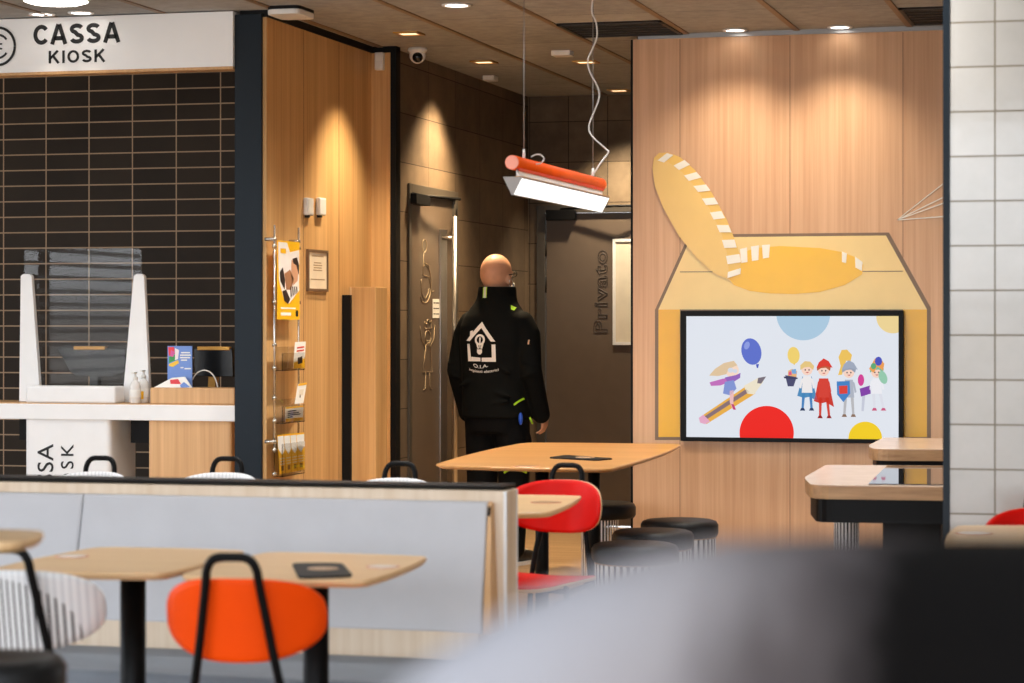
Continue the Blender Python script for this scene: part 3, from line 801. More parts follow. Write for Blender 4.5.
# leaflets: each one its own
def leaflet(pts, X, label, kind, group='leaflets in the wall rack'):
    q = [onX(x, y, X) for x, y in pts]
    c = sum(q, Vector())/4
    t = thing('leaflet', label, 'leaflet', (X, c.y, min(p.z for p in q)), 0, group)
    MB().prism(q, (.002, 0, 0)).build('leaflet_sheet', M_paper if kind != 'y' else M_yellow, t)
    def uv(u, v, d=.0025): 
        top = q[0].lerp(q[1], u); bot = q[3].lerp(q[2], u)
        return top.lerp(bot, v) + Vector((d, 0, 0))
    b = MB()
    if kind == 'top':
        b.use(M_yellow).prism([uv(0, .78), uv(1, .62), uv(1, 1), uv(0, 1)], (.0006, 0, 0))
        b.use(ph_d).prism([uv(.3, .6), uv(.7, .55), uv(.75, .8), uv(.35, .85)], (.0012, 0, 0))
        b.use(plain('leaflet_print_red', rgb(206, 60, 40), .5)).prism([uv(.2, .2), uv(.85, .17), uv(.85, .23), uv(.2, .26)], (.0006, 0, 0)).prism([uv(.2, .32), uv(.85, .29), uv(.85, .35), uv(.2, .38)], (.0006, 0, 0))
    elif kind == 'mid':
        b.use(M_yellow).prism([uv(0, 0), uv(1, 0), uv(1, .1), uv(0, .1)], (.0006, 0, 0))
        b.use(MATS['cream_sheet']).prism([uv(.25, .3), uv(.75, .3), uv(.75, .6), uv(.25, .6)], (.0006, 0, 0))
    elif kind == 'card':
        b.use(M_yellow).prism([uv(0, .78), uv(1, .8), uv(1, 1), uv(0, 1)], (.0006, 0, 0)).prism([uv(0, 0), uv(1, 0), uv(1, .1), uv(0, .1)], (.0006, 0, 0))
        b.use(M_ink)
        for v, u1 in ((.25, .6), (.4, .75), (.52, .85), (.66, .4)): b.prism([uv(.12, v), uv(u1, v), uv(u1, v+.07), uv(.12, v+.07)], (.0006, 0, 0))
    else:
        b.use(M_paper).prism([uv(0, .04), uv(1, .04), uv(1, .36), uv(.5, .52), uv(0, .36)], (.0006, 0, 0))
        b.use(plain('leaflet_print_brown', rgb(150, 100, 30), .5)).prism([uv(.3, .8), uv(.7, .8), uv(.7, .92), uv(.3, .92)], (.0006, 0, 0))
        b.use(MATS['cream_sheet'])
        for v in (.6, .67, .74): b.prism([uv(.15, v), uv(.85, v), uv(.85, v+.025), uv(.15, v+.025)], (.0006, 0, 0))
    b.build('leaflet_print', None, t)
leaflet([(295, 342), (305.5, 341.5), (304, 368), (292.5, 368.5)], XR+.012, 'small white leaflet with red writing in the top clear pocket', 'top')
leaflet([(298, 384), (306.5, 382.5), (303, 403), (294.5, 404)], XR+.006, 'white leaflet tilted behind the yellow-edged card in middle pocket', 'mid')
leaflet([(285, 407.5), (302.5, 405.5), (302, 420), (284.5, 422)], XR+.022, 'white card with black writing and yellow edges in middle pocket', 'card')
fan = [('leftmost of the four fanned yellow leaflets in the bottom pocket', 277), ('second from left of the fanned yellow leaflets in the bottom pocket', 283.5),
       ('third from left of the fanned yellow leaflets in the bottom pocket', 290), ('rightmost of the four fanned yellow leaflets in the bottom pocket', 296.3)]
for i, (lab, x) in enumerate(fan):
    leaflet([(x, 435-i*.6), (x+7.2, 434.2-i*.6), (x+7.6, 473-i*1.2), (x+2.6-i*.6, 474.5-i*1.2)], XR+.010+.004*i, lab, 'y', 'fanned leaflets in bottom pocket')
# framed certificate
z1_, z0_ = onX(306.5, 249, XW).z, onX(306.5, 291, XW).z; y0_, y1_ = onX(306.3, 270, XW).y, onX(326.3, 270, XW).y
t = thing('framed_notice', 'thin brown framed certificate hung on the wood wall right of the poster', 'frame', (XK, (y0_+y1_)/2, z0_))
f_ = .014
b = MB().box((XK, y0_, z0_), (XK+.014, y0_+f_, z1_)).box((XK, y1_-f_, z0_), (XK+.014, y1_, z1_)).box((XK, y0_+f_, z0_), (XK+.014, y1_-f_, z0_+f_)).box((XK, y0_+f_, z1_-f_), (XK+.014, y1_-f_, z1_))
b.build('frame', plain('brown_frame', rgb(116, 88, 62), .5), t)
MB().box((XK, y0_+f_, z0_+f_), (XK+.008, y1_-f_, z1_-f_)).build('certificate', plain('cream_certificate', rgb(232, 214, 186), .6), t)
b = MB()
W_, H_ = y1_-y0_, z1_-z0_
for v, u0_, u1_ in ((.14, .2, .8), (.3, .32, .68), (.36, .28, .72), (.42, .3, .7), (.48, .28, .72), (.7, .15, .85)):
    b.box((XK+.008, y0_+W_*u0_, z1_-H_*v-.006), (XK+.0085, y0_+W_*u1_, z1_-H_*v))
b.build('certificate_writing', plain('sepia_print', rgb(168, 140, 104), .6), t)
# two thermostats
for x0, x1, lab in ((303.3, 309.5, 'white wall sensor box on wood wall, the one nearer the dark pillar'), (315.8, 322, 'white wall sensor box on wood wall, the one farther from the dark pillar')):
    z1_, z0_ = onX(x0, 197.5, XW).z, onX(x0, 215, XW).z; y0_, y1_ = onX(x0, 200, XW).y, onX(x1, 200, XW).y
    t = thing('wall_sensor', lab, 'wall sensor', (XK, (y0_+y1_)/2, z0_), 0, 'white sensor boxes')
    MB().box((XK, y0_, z0_), (XK+.026, y1_, z1_), .008, 3).build('cover', M_whiteplastic, t)
    MB().box((XK, y0_+.02, z0_-.012), (XK+.02, y0_+.05, z0_+.002), .002).build('cable_entry', M_ink, t)
# alarm sensor on the pilaster
YPi = 12.98
a0_ = onY(376.5, 53, YPi); a1_ = onY(385, 70.5, YPi)
t = thing('motion_detector', 'white motion detector at top of the wooden pilaster', 'motion detector', ((a0_.x+a1_.x)/2, YPi, a1_.z))
MB().box((a0_.x, YPi-.04, a1_.z), (a1_.x, YPi, a0_.z), .008, 3).build('housing', M_whiteplastic, t)
MB().box((a0_.x+.008, YPi-.0415, a1_.z+.05), (a1_.x-.008, YPi-.039, a0_.z-.018), .0005, 1).build('lens', M_paper, t)
# half-height partition
YH = onX(341, 400, XK).y + .03
w0 = onY(351, 300, YH); w1 = onY(375.5, 287, YH); k0 = onY(341, 295, YH-.02); k1 = onY(350.6, 295, YH-.02)
t = thing('half_height_partition', 'half-height oak panel with black strip at its left, standing against the wood wall', 'partition', ((w0.x+w1.x)/2, YH, 0))
MB().box((w0.x, YH, 0), (w1.x, YH+.2, w1.z), .002).build('oak_panel', M_woodside, t)
MB().box((w0.x-.006, YH-.004, 0), (w0.x+.004, YH, w1.z)).build('pale_edge', M_edgepale, t)
MB().box((max(k0.x, XK+.003), YH-.02, 0), (k1.x, YH+.2, k0.z)).build('black_strip', M_blackmatt, t)  # black strip to the left of the oak panel

# ================================================================== MURAL AND SCREEN on the panelled wall
t = thing('wall_mural', 'yellow open box with tilted striped lid painted around the screen', 'mural', (onY(790, 440, YM).x, YM, onY(790, 440, YM).z))
M_my = plain('mural_yellow', rgb(232, 190, 92), .3, var=.02)
M_mg = plain('mural_gold', rgb(228, 172, 36), .3, var=.02)
M_ml = plain('mural_light_yellow', rgb(234, 204, 136), .3, var=.02)
M_mo = plain('mural_outline', rgb(122, 98, 76), .4)
M_mw = plain('mural_white', rgb(240, 236, 224), .35, var=.02)
def layer(mb, pts, lay, mat=None, sc_=None):
    if mat: mb.use(mat)
    mb.prism([onY(x, y, YM-.0012*lay) for x, y in pts], (0, -.0012, 0))
b = MB()
outer = [(655, 440), (655, 310), (689, 234.5), (889, 232.5), (931, 308), (931, 440)]
layer(b, outer, 0); b.build('box_outline', M_mo, t)
b = MB()
layer(b, [(658.5, 437), (658.5, 309.5), (680, 309.5), (680, 437)], 1); b.build('box_side', M_mg, t)
b = MB(); layer(b, [(903, 437), (903, 309.5), (927, 309.5), (927, 437)], 1); b.build('box_side', M_mg, t)
b = MB()
layer(b, [(658.5, 309.5), (691, 237.5), (886, 235.5), (927, 309.5)], 1); b.build('box_top', M_ml, t)
def ell(cx, cy, a, bb, ang, a0=0, a1=360, n=48):
    ca, sa = math.cos(math.radians(ang)), math.sin(math.radians(ang)); out = []
    for k in range(n if a1-a0 == 360 else n+1):
        th = math.radians(a0+(a1-a0)*k/n); x, y = a*math.cos(th), bb*math.sin(th)
        out.append((cx+x*ca-y*sa, cy+x*sa+y*ca))
    return out
# opening
op = [(727.5, 277), (734, 285), (750, 291), (770, 293.5), (795, 294), (820, 292), (845, 285), (862, 274.5), (863.5, 265), (855, 257), (842, 252), (820, 248), (780, 246), (755, 248), (738, 254)]
b = MB(); layer(b, op, 2); b.build('opening', plain('mural_deep_yellow', rgb(236, 184, 44), .3, var=.02), t)
for s in ([(740, 249), (747, 247.5), (747.5, 262), (741, 263)], [(751, 246.5), (759, 245.3), (758.5, 260), (752, 261)], [(762, 245), (770, 244.5), (769, 257.5), (763, 258.5)],
          [(842, 251.5), (847, 253.5), (846, 263), (842, 262)], [(855, 256.5), (862.5, 262), (862, 271), (855.5, 267.5)]):
    b = MB(); layer(b, s, 3); b.build('inner_stripe', M_mw, t)
# lid
L_out = [(652.5, 168), (654, 158), (659, 153), (668, 152.5), (680, 157), (695, 170), (712, 193), (727, 220), (737, 245), (741.5, 262), (738, 274), (729, 279), (714, 273), (697, 258), (679, 236), (663, 207), (655, 186)]
b = MB(); layer(b, L_out, 4); b.build('lid_rim', M_my, t)
L_in = [(652.5, 168), (654.5, 160), (660, 158), (668, 162), (682, 172), (695, 187), (709, 208), (721, 232), (727, 254), (728.5, 270), (727, 277.5), (714, 273), (697, 258), (679, 236), (663, 207), (655, 186)]
b = MB(); layer(b, L_in, 5); b.build('lid_disc', plain('mural_lid_yellow', rgb(232, 194, 112), .3, var=.02), t)
inn = [(657.5, 160.5), (673.5, 165.5), (684, 175.5), (693.5, 186), (702, 198.5), (710, 212.5), (716.5, 225), (722, 240), (726, 256), (728, 272)]
out = [(667, 153), (684.5, 160), (696.5, 172), (706, 184.5), (714.5, 197.5), (721.5, 211), (728.5, 225), (734.5, 239.5), (739.5, 254), (741, 268)]
dirv = [(6.5, 2.0), (5.5, 4.6), (5, 5.4), (4.6, 6), (4, 6.6), (3.6, 7), (3.2, 7.3), (2.4, 8), (1.6, 8.2), (-.6, 6)]
for (ix, iy), (ox, oy), (dx, dy) in zip(inn, out, dirv):
    b = MB(); layer(b, [(ix, iy), (ox, oy), (ox+dx, oy+dy), (ix+dx, iy+dy)], 6); b.build('lid_stripe', M_mw, t)
for xe, ye in ((943, 184), (943, 197.5), (944, 203), (944, 216.5)):
    b = MB(); layer(b, [(897, 219.6), (xe, ye-.6), (xe, ye+.6), (897, 220.4)], 1); b.build('white_line', M_mw, t)
b = MB()
layer(b, [(680, 271.5), (903, 270.8), (903, 271.6), (680, 272.3)], 1.6)
b.build('panel_line', M_mo, t)

# screen
YV = YM-.045
s00 = onY(680.5, 441, YV); s11 = onY(903.3, 310.5, YV); i00 = onY(686, 437, YV); i11 = onY(898.5, 316, YV)
t = thing('wall_screen', 'large wall screen in black frame showing cartoon children, balloons and dots', 'screen', ((s00.x+s11.x)/2, YV, s00.z))
b = MB()
b.box((s00.x, YV, s00.z), (i00.x, YM, s11.z), .002).box((i11.x, YV, s00.z), (s11.x, YM, s11.z), .002).box((i00.x, YV, s00.z), (i11.x, YM, i00.z), .002).box((i00.x, YV, i11.z), (i11.x, YM, s11.z), .002)
b.build('screen_frame', plain('gloss_black_frame', rgb(9, 10, 12), .45, spec=.15), t)
YS2 = YV+.012
ES = .93
scr = MB().box((i00.x, YS2, i00.z), (i11.x, YM, i11.z)).build('display', emit('screen_white', rgb(228, 233, 242), ES), t)
EM = {}
def em(c):
    if c not in EM: EM[c] = emit('screen_colour_%d' % len(EM), rgb(*c), ES)
    return EM[c]
S = 230/1024.0
def sx(x, y): return (680+x*S, 310+y*S)
def pic(mb, pts, col, lay):
    mb.use(em(col))
    q = [onY(*sx(x, y), YS2) for x, y in pts]
    q = [Vector((min(max(p.x, i00.x), i11.x), YS2-.0004*lay, min(max(p.z, i00.z), i11.z))) for p in q]
    mb.prism(q, (0, -.0004, 0))
def E(cx, cy, rx, ry=None, ang=0, n=28): return ell(cx, cy, rx, ry or rx, ang, n=n)
for dot, dc in ((E(549, 15, 120, n=60), (172, 203, 226)), (E(386, 548, 121, n=60), (242, 30, 18)), (E(825, 572, 75, n=48), (246, 208, 24)), (E(948, 30, 74, n=48), (240, 214, 150))):
    b = MB(); pic(b, dot, dc, 1); b.build('picture_dot', None, scr)
b = MB()
pic(b, E(318, 185, 44, 60, -14), (92, 112, 206), 1); pic(b, [(338, 242), (352, 240), (348, 258), (342, 258)], (70, 90, 190), 1)
pic(b, E(298, 158, 12, 18, 20), (140, 156, 228), 2)
b.build('picture_balloon', None, scr); b = MB()
pic(b, E(506, 202, 27, 38, -4), (244, 212, 110), 1); pic(b, [(504, 238), (514, 238), (509, 246)], (232, 190, 90), 1)
b.build('picture_balloon', None, scr)
# pencil with rider
b = MB()
pic(b, [(84, 480), (290, 342), (336, 372), (118, 508)], (236, 176, 70), 1)
pic(b, [(96, 482), (294, 352), (310, 364), (108, 494)], (136, 112, 116), 2)
pic(b, [(84, 480), (104, 466), (134, 496), (112, 508), (90, 502)], (232, 170, 200), 3)
pic(b, [(284, 338), (352, 300), (372, 318), (330, 376), (300, 372)], (240, 230, 206), 2)
pic(b, [(348, 302), (384, 296), (362, 328), (344, 326)], (120, 110, 120), 3)
pic(b, E(232, 268, 30, 32), (250, 220, 200), 4)
pic(b, [(130, 292), (156, 262), (196, 236), (240, 226), (256, 246), (218, 262), (206, 286), (170, 294)], (226, 198, 160), 5)
pic(b, [(132, 322), (190, 306), (224, 300), (228, 318), (180, 336), (138, 338)], (196, 110, 190), 5)
pic(b, [(200, 300), (248, 290), (270, 280), (268, 302), (240, 320), (216, 330)], (150, 100, 190), 6)
pic(b, [(200, 320), (240, 312), (252, 350), (224, 380), (192, 372)], (130, 150, 214), 7)
pic(b, [(222, 360), (240, 356), (238, 420), (248, 444), (234, 440), (222, 410)], (240, 190, 190), 7)
pic(b, [(228, 418), (240, 420), (250, 444), (238, 444)], (196, 60, 120), 8)
pic(b, E(226, 268, 13, 11), (214, 220, 232), 6); pic(b, E(246, 272, 10, 9), (214, 220, 232), 6)
b.build('picture_pencil_rider', None, scr)
# hat
b = MB()
pic(b, [(468, 290), (520, 298), (506, 340), (480, 340)], (70, 72, 110), 1); pic(b, [(462, 296), (526, 302), (522, 308), (464, 304)], (50, 52, 90), 2)
pic(b, [(482, 270), (500, 262), (522, 272), (518, 300), (480, 292)], (236, 180, 120), 1); pic(b, [(496, 266), (516, 262), (520, 284), (500, 284)], (120, 170, 220), 2)
pic(b, [(484, 276), (496, 272), (498, 290), (484, 290)], (226, 90, 130), 2)
b.build('picture_hat', None, scr)
def kid(cx, base, top, body, legs, hair, cloak=None, shoes=(90, 60, 60), hat=None, lean=0):
    b = MB(); h = base-top
    hd = top+h*.20
    if cloak: pic(b, [(cx-20, top+h*.34), (cx+20, top+h*.34), (cx+46, top+h*.82), (cx+10, top+h*.74), (cx-14, top+h*.76), (cx-44, top+h*.72)], cloak, 1)
    pic(b, [(cx-18, top+h*.34), (cx+18, top+h*.34), (cx+24, top+h*.66), (cx-24, top+h*.66)], body, 2)
    for s in (-1, 1):
        pic(b, [(cx+s*14-7, top+h*.62), (cx+s*14+7, top+h*.62), (cx+s*20+5+lean, base-8), (cx+s*20-5+lean, base-8)], legs, 1)
        pic(b, [(cx+s*20-6+lean, base-10), (cx+s*20+6+lean, base-10), (cx+s*32+lean, base+2), (cx+s*8+lean, base+2)], shoes, 3)
        pic(b, [(cx+s*16, top+h*.36), (cx+s*26, top+h*.40), (cx+s*34, top+h*.56), (cx+s*26, top+h*.58)], body, 3)
    pic(b, E(cx, hd, 25, 27), (250, 214, 196), 3)
    pic(b, [(cx-30, hd+4), (cx-30, hd-18), (cx-10, hd-36), (cx+14, hd-34), (cx+32, hd-14), (cx+28, hd+4), (cx+10, hd-10), (cx-12, hd-8)], hair, 4)
    if hat: pic(b, [(cx-32, hd-8), (cx-22, hd-34), (cx, hd-52), (cx+22, hd-40), (cx+40, hd-10), (cx+6, hd-18)], hat, 5)
    for s in (-8, 9): pic(b, E(cx+s, hd+3, 3, 4, n=10), (60, 50, 60), 4)
    pic(b, [(cx-8, hd+13), (cx+9, hd+12), (cx+2, hd+18)], (200, 80, 80), 4)
    return b
kid(566, 446, 218, (240, 236, 236), (70, 130, 190), (232, 200, 130), (74, 140, 190), (40, 60, 100)).build('picture_child', None, scr)
kid(640, 480, 214, (216, 60, 44), (214, 66, 50), (190, 90, 50), (206, 50, 36), (150, 30, 30), (222, 52, 36), 4).build('picture_child', None, scr)
b = kid(752, 474, 226, (176, 182, 196), (186, 186, 190), (150, 160, 180), None, (140, 110, 90), (160, 170, 190))
pic(b, [(698, 318), (756, 316), (758, 372), (728, 410), (700, 376)], (62, 130, 200), 6); pic(b, [(708, 338), (746, 336), (746, 372), (710, 374)], (222, 60, 50), 7)
pic(b, [(704, 290), (716, 250), (706, 210), (720, 178), (744, 176), (766, 200), (760, 228), (740, 226), (728, 262), (722, 288)], (240, 196, 90), 2)
b.build('picture_child', None, scr)
b = kid(876, 446, 232, (240, 240, 246), (224, 226, 236), (120, 190, 160), None, (206, 90, 130), None, 10)
pic(b, [(842, 262), (868, 216), (892, 212), (910, 240), (904, 270), (880, 252), (862, 280)], (240, 160, 80), 5); pic(b, E(884, 228, 16, 20), (70, 80, 190), 6); pic(b, E(862, 250, 12, 14), (90, 170, 120), 6)
pic(b, E(806, 312, 14, 26), (214, 60, 150), 3); pic(b, [(800, 350), (846, 336), (850, 372), (806, 386)], (130, 60, 170), 3); pic(b, E(904, 300, 18, 30, -20), (150, 204, 176), 5)
pic(b, [(812, 372), (826, 372), (818, 450), (808, 450)], (200, 204, 220), 2)
b.build('picture_child', None, scr)

# ================================================================== FURNITURE
def wprofile(root):  # dummy
    return root
def striped_material():
    m, nt, b = new_mat('white_shell_with_black_lines')
    sp = N(nt, 'ShaderNodeSeparateXYZ'); L(nt, objco(nt), sp.inputs[0])
    v = math_(nt, 'FRACT', math_(nt, 'DIVIDE', math_(nt, 'ADD', sp.outputs[0], 5.0), .0155))
    line = math_(nt, 'LESS_THAN', v, .34)
    dx = math_(nt, 'DIVIDE', math_(nt, 'ADD', sp.outputs[0], .05), .20)
    dz = math_(nt, 'DIVIDE', math_(nt, 'SUBTRACT', sp.outputs[2], .63), .14)
    ins = math_(nt, 'LESS_THAN', math_(nt, 'ADD', math_(nt, 'MULTIPLY', dx, dx), math_(nt, 'MULTIPLY', dz, dz)), 1.0)
    lc = mixc(nt, ins, rgb(214, 216, 220), rgb(34, 34, 36))
    L(nt, mixc(nt, line, rgb(236, 237, 239), lc), b.inputs['Base Color']); b.inputs['Roughness'].default_value = .4
    return m
M_striped = striped_material()
def shell_outline(w, h, n=56, e=2.75):
    out = []
    for k in range(n):
        a = 2*PI*k/n; c, s = math.cos(a), math.sin(a)
        x = math.copysign(abs(c)**(2/e), c)*w; z = math.copysign(abs(s)**(2/e), s)*h
        if s < 0: x *= 1 - .12*(abs(s)**2)
        out.append((x, z))
    return out
def curved_shell(w, h, zc, y0, bend, tilt, th, mat, edge, horizontal=False):
    """an oval plywood shell bent round the sitter; rings from the middle to the rim, front and back"""
    mb = MB(); ol = shell_outline(w, h); K = 7
    def pt(x, z, back):
        if horizontal:
            return Vector((x, y0+z, zc + bend*x*x*4 - (.5*max(0, z-.12))**2*8 - (th if back else 0)))
        y = y0 + bend*(x*x)*4 - tilt*z - (th if back else 0)
        return Vector((x, y, zc+z))
    rims = []
    for back in (False, True):
        mb.use(mat)
        c = mb.v(pt(0, 0, back)); prev = None
        for j in range(1, K+1):
            r = [mb.v(pt(x*j/K, z*j/K, back)) for x, z in ol]
            n = len(r)
            for i in range(n):
                if prev is None: mb.face([c, r[i], r[(i+1) % n]], True)
                else: mb.face([prev[i], r[i], r[(i+1) % n], prev[(i+1) % n]], True)
            prev = r
        rims.append(prev)
    mb.use(edge); n = len(rims[0])
    for i in range(n): mb.face([rims[0][i], rims[0][(i+1) % n], rims[1][(i+1) % n], rims[1][i]], True)
    return mb
def make_chair(name, label, shell, edge, group):
    """faces local +Y; backrest on the -Y side"""
    t = thing(name, label, 'chair', (0, 0, 0), 0, group)
    zb_ = .690
    curved_shell(.194, .100, zb_, -.236, .75, .19, .013, shell, edge).build('backrest', None, t)
    curved_shell(.205, .20, .432, .02, .12, 0, .013, shell, edge, True).build('seat', None, t)
    # hoop: rear legs that run up and close above the backrest
    side = []
    for s in (-1, 1):
        side.append([Vector((s*.165, -.27, .012)), Vector((s*.120, -.218, .42)), Vector((s*.088, -.244, .62)), Vector((s*.064, -.276, .775)), Vector((s*.060, -.283, .808)), Vector((s*.052, -.287, .828)), Vector((s*.040, -.289, .839)), Vector((s*.024, -.290, .843))])
    path = smooth_path(side[0], 5) + smooth_path(list(reversed(side[1])), 5)
    MB().tube(path, .0105, 10).build('back_frame', M_black, t)
    for s in (-1, 1):
        MB().tube(smooth_path([Vector((s*.20, .23, .012)), Vector((s*.175, .19, .40)), Vector((s*.165, .165, .400)), Vector((s*.155, .1, .406)), Vector((s*.122, -.218, .40))], 5), .0105, 10).build('leg', M_black, t)
    for s in (-1, 1):
        for y in (-.27, .23): MB().lathe([(.013, 0), (.014, .004), (.013, .016), (.010, .02)], (s*(.165 if y < 0 else .20), y, 0), 12).build('foot', M_blackmatt, t)
    MB().tube([(-.155, .10, .406), (.155, .10, .406)], .0095, 8).build('cross_bar', M_black, t)
    return t
# red chair seen from behind at the near tables
def chair_at(src, px, py_loop, fwd, rz, first, label, group):
    o = src if first else copy_tree(src)
    p = onF(px, py_loop, fwd)
    o.rotation_euler = (0, 0, rz)
    off = Matrix.Rotation(rz, 4, 'Z') @ Vector((0, -.28, 0))
    o.location = (p.x-off.x, p.y-off.y, 0); o['label'] = label
    if group: o['group'] = group
    return o
red = make_chair('dining_chair', 'x', M_orange, M_orange, 'chairs at the near tables')
chair_at(red, 232, 560, 5.60, math.radians(8), True, 'orange-red dining chair seen from behind, pulled up to the near bench tables', 'chairs at the near tables')
red2 = make_chair('dining_chair', 'x', M_red, M_edgepale, 'red chairs facing the camera')
chair_at(red2, 567, 470, 9.25, PI-math.radians(7), True, 'red dining chair with pale edge facing us at small table beside the bench end', 'red chairs facing the camera')
chair_at(red2, 1046, 500, 7.85, PI, False, 'red dining chair cut by the right edge in front of white tiled column', 'red chairs facing the camera')
st = make_chair('dining_chair', 'x', M_striped, M_striped, 'striped chairs')
chair_at(st, 6, 556, 5.8, math.radians(3), True, 'white chair with black stripes seen from behind at the near left table', 'striped chairs')
for px, lab in ((100, 'striped chair behind the low partition in front of the white pedestal lettering'),
                (227, 'striped chair behind the low partition in front of the oak pedestal'),
                (400, 'striped chair behind the low partition in front of the half-height oak panel')):
    chair_at(st, px, 462, 9.75 if px < 150 else 9.7 if px < 300 else 9.35, PI+math.radians(2), False, lab, 'striped chairs')

# tables ------------------------------------------------------------
def pad_(t): pass
def table(name, quad, z, label, group, th=.02, leg=None, legr=.034, bulge=.012, rnd=.06, mat=None, cat='table', base=.21, legs=1):
    q = [onZ(x, y, z) for x, y in quad]
    c = sum(q, Vector())/len(q)
    t = thing(name, label, cat, (c.x, c.y, 0), 0, group)
    out = rounded(bulged(q, bulge, 6) if bulge else q, rnd if not bulge else .05, 4)
    if bulge:
        qb = bulged(rounded(q, rnd, 4)[::1], 0, 1)
        # rounded corners, each side bowed outwards
        pts = []
        n = len(q)
        for i in range(n):
            p = q[i]; a = q[i-1]-p; d = q[(i+1) % n]-p
            ra = min(rnd, .3*a.length); rb = min(rnd, .3*d.length)
            A_ = p+a.normalized()*ra; B_ = p+d.normalized()*rb
            for k_ in range(6):
                u = k_/5; pts.append(A_*(1-u)**2 + p*2*u*(1-u) + B_*u*u)
            e = q[(i+1) % n]; E_ = e - d.normalized()*min(rnd, .3*d.length)
            nn = Vector((d.y, -d.x, 0)).normalized()
            if nn.dot((p+e)/2-c) < 0: nn = -nn
            for k_ in range(1, 7):
                u = k_/7; pts.append(B_.lerp(E_, u) + nn*(bulge*4*u*(1-u)))
        out = pts
    # chamfered underside
    top = [Vector((p.x, p.y, z)) for p in out]; mid = [Vector((p.x, p.y, z-th*.45)) for p in out]
    low = [c + (p-c)*.965 for p in out]; low = [Vector((p.x, p.y, z-th)) for p in low]
    top2 = [c + (p-c)*.994 for p in out]; top2 = [Vector((p.x, p.y, z)) for p in top2]; top1 = [Vector((p.x, p.y, z-.003)) for p in out]
    mb = MB().loft([low, mid, top1, top2], True, False)
    mb.build('table_top', mat or M_top, t)
    for lx, ly in (leg or [(c.x, c.y)]):
        MB().tube([(lx, ly, .012), (lx, ly, z-th)], legr, 20).build('leg', M_black, t)
        MB().lathe([(base, 0), (base, .006), (base-.01, .012), (.05, .02)], (lx, ly, 0), 36).build('base_plate', M_black, t)
        MB().box((lx-.05, ly-.05, z-th-.006), (lx+.05, ly+.05, z-th+.001)).build('top_bracket', M_black, t)
    return t
ZT = .75
def legpt(px, fwd): 
    p = onF(px, 600, fwd); return (p.x, p.y)
tA = table('bistro_table', [(-14, 569.5), (164, 573.5), (249, 550), (98, 546.5)], ZT, 'oak topped table against the bench, between the striped and the orange-red chair', 'tables along the bench', leg=[legpt(133, 6.4)], base=.12)
tB = table('bistro_table', [(176, 575.5), (366, 581), (431, 556), (268, 551.5)], ZT, 'oak topped table against the bench carrying a black pad, behind the orange-red chair', 'tables along the bench', leg=[legpt(316, 6.35)])
tC = table('high_table', [(-300, 544), (22, 542), (48, 530), (-260, 526)], .98, 'oak topped high table cut by the left edge of the picture', None, leg=[legpt(-200, 4.55)])
tD = table('bistro_table', [(440, 514), (549, 512), (583, 495.5), (470, 494)], ZT, 'small oak table emerging from behind the bench end in front of the red chair', None, leg=[legpt(496, 8.35)], rnd=.05, base=.13)
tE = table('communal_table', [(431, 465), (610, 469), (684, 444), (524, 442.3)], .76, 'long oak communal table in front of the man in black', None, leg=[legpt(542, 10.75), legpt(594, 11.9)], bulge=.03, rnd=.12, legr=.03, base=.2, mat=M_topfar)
tF = table('bistro_table', [(944, 545.5), (1090, 547), (1100, 526), (957, 525)], ZT, 'pale oak table in front of the white tiled column at right edge', None, leg=[legpt(1045, 7.12)], rnd=.05, base=.15)

# black pads and charging discs on tables
M_disc = plain('pale_disc', rgb(232, 222, 214), .4)
def pad(quad, z, label, ringc=None, group='black pads on the tables'):
    q = [onZ(x, y, z) for x, y in quad]; c = sum(q, Vector())/len(q)
    t = thing('table_pad', label, 'table pad', (c.x, c.y, z), 0, group)
    MB().prism(rounded(q, .03, 4), (0, 0, .006), .0015).build('pad', M_blackmatt, t)
    if ringc:
        o = onZ(ringc[0], ringc[1], z)
        MB().lathe([(ringc[2]*.6, .006), (ringc[2], .006), (ringc[2], .0072), (ringc[2]*.6, .0072)], (o.x, o.y, z), 28).build('printed_ring', plain('tan_print', rgb(186, 150, 116), .5), t)
pad([(299, 579.5), (353, 577.5), (342, 565), (292, 565)], ZT, 'black pad with tan ring lying on the near bench table', (323, 571, .04))
pad([(548, 458.5), (597, 461), (614, 459.5), (566, 456)], .76, 'black pad lying on the long communal table', (585, 458.8, .045))
def cdisc(px, py, z, r, label, mat=None):
    mat = mat or M_disc
    p = onZ(px, py, z)
    t = thing('charging_disc', label, 'charging disc', (p.x, p.y, z), 0, 'round discs set in the tables')
    MB().lathe([(r, 0), (r, .0015), (r*.9, .002)], (p.x, p.y, z), 28).build('disc_body', mat, t)
    MB().lathe([(r+.006, 0), (r+.006, .0012), (r, .0013), (r, 0)], (p.x, p.y, z), 28).build('disc_ring', plain('red_brown_ring', rgb(196, 120, 90), .5), t)
cdisc(383, 566.8, ZT, .038, 'pale disc in table top, to the right of the black pad on bench table')
cdisc(72, 556.5, ZT, .04, 'pale disc in table top beside the striped chair and its table')
cdisc(526, 466.2, .76, .05, 'tan disc at near edge of the long communal table', M_topedge)
cdisc(546, 502.5, ZT, .05, 'tan disc in the small table in front of the red chair', M_topedge)
cdisc(974, 533, ZT, .05, 'pale disc in table top before the white tiled column')

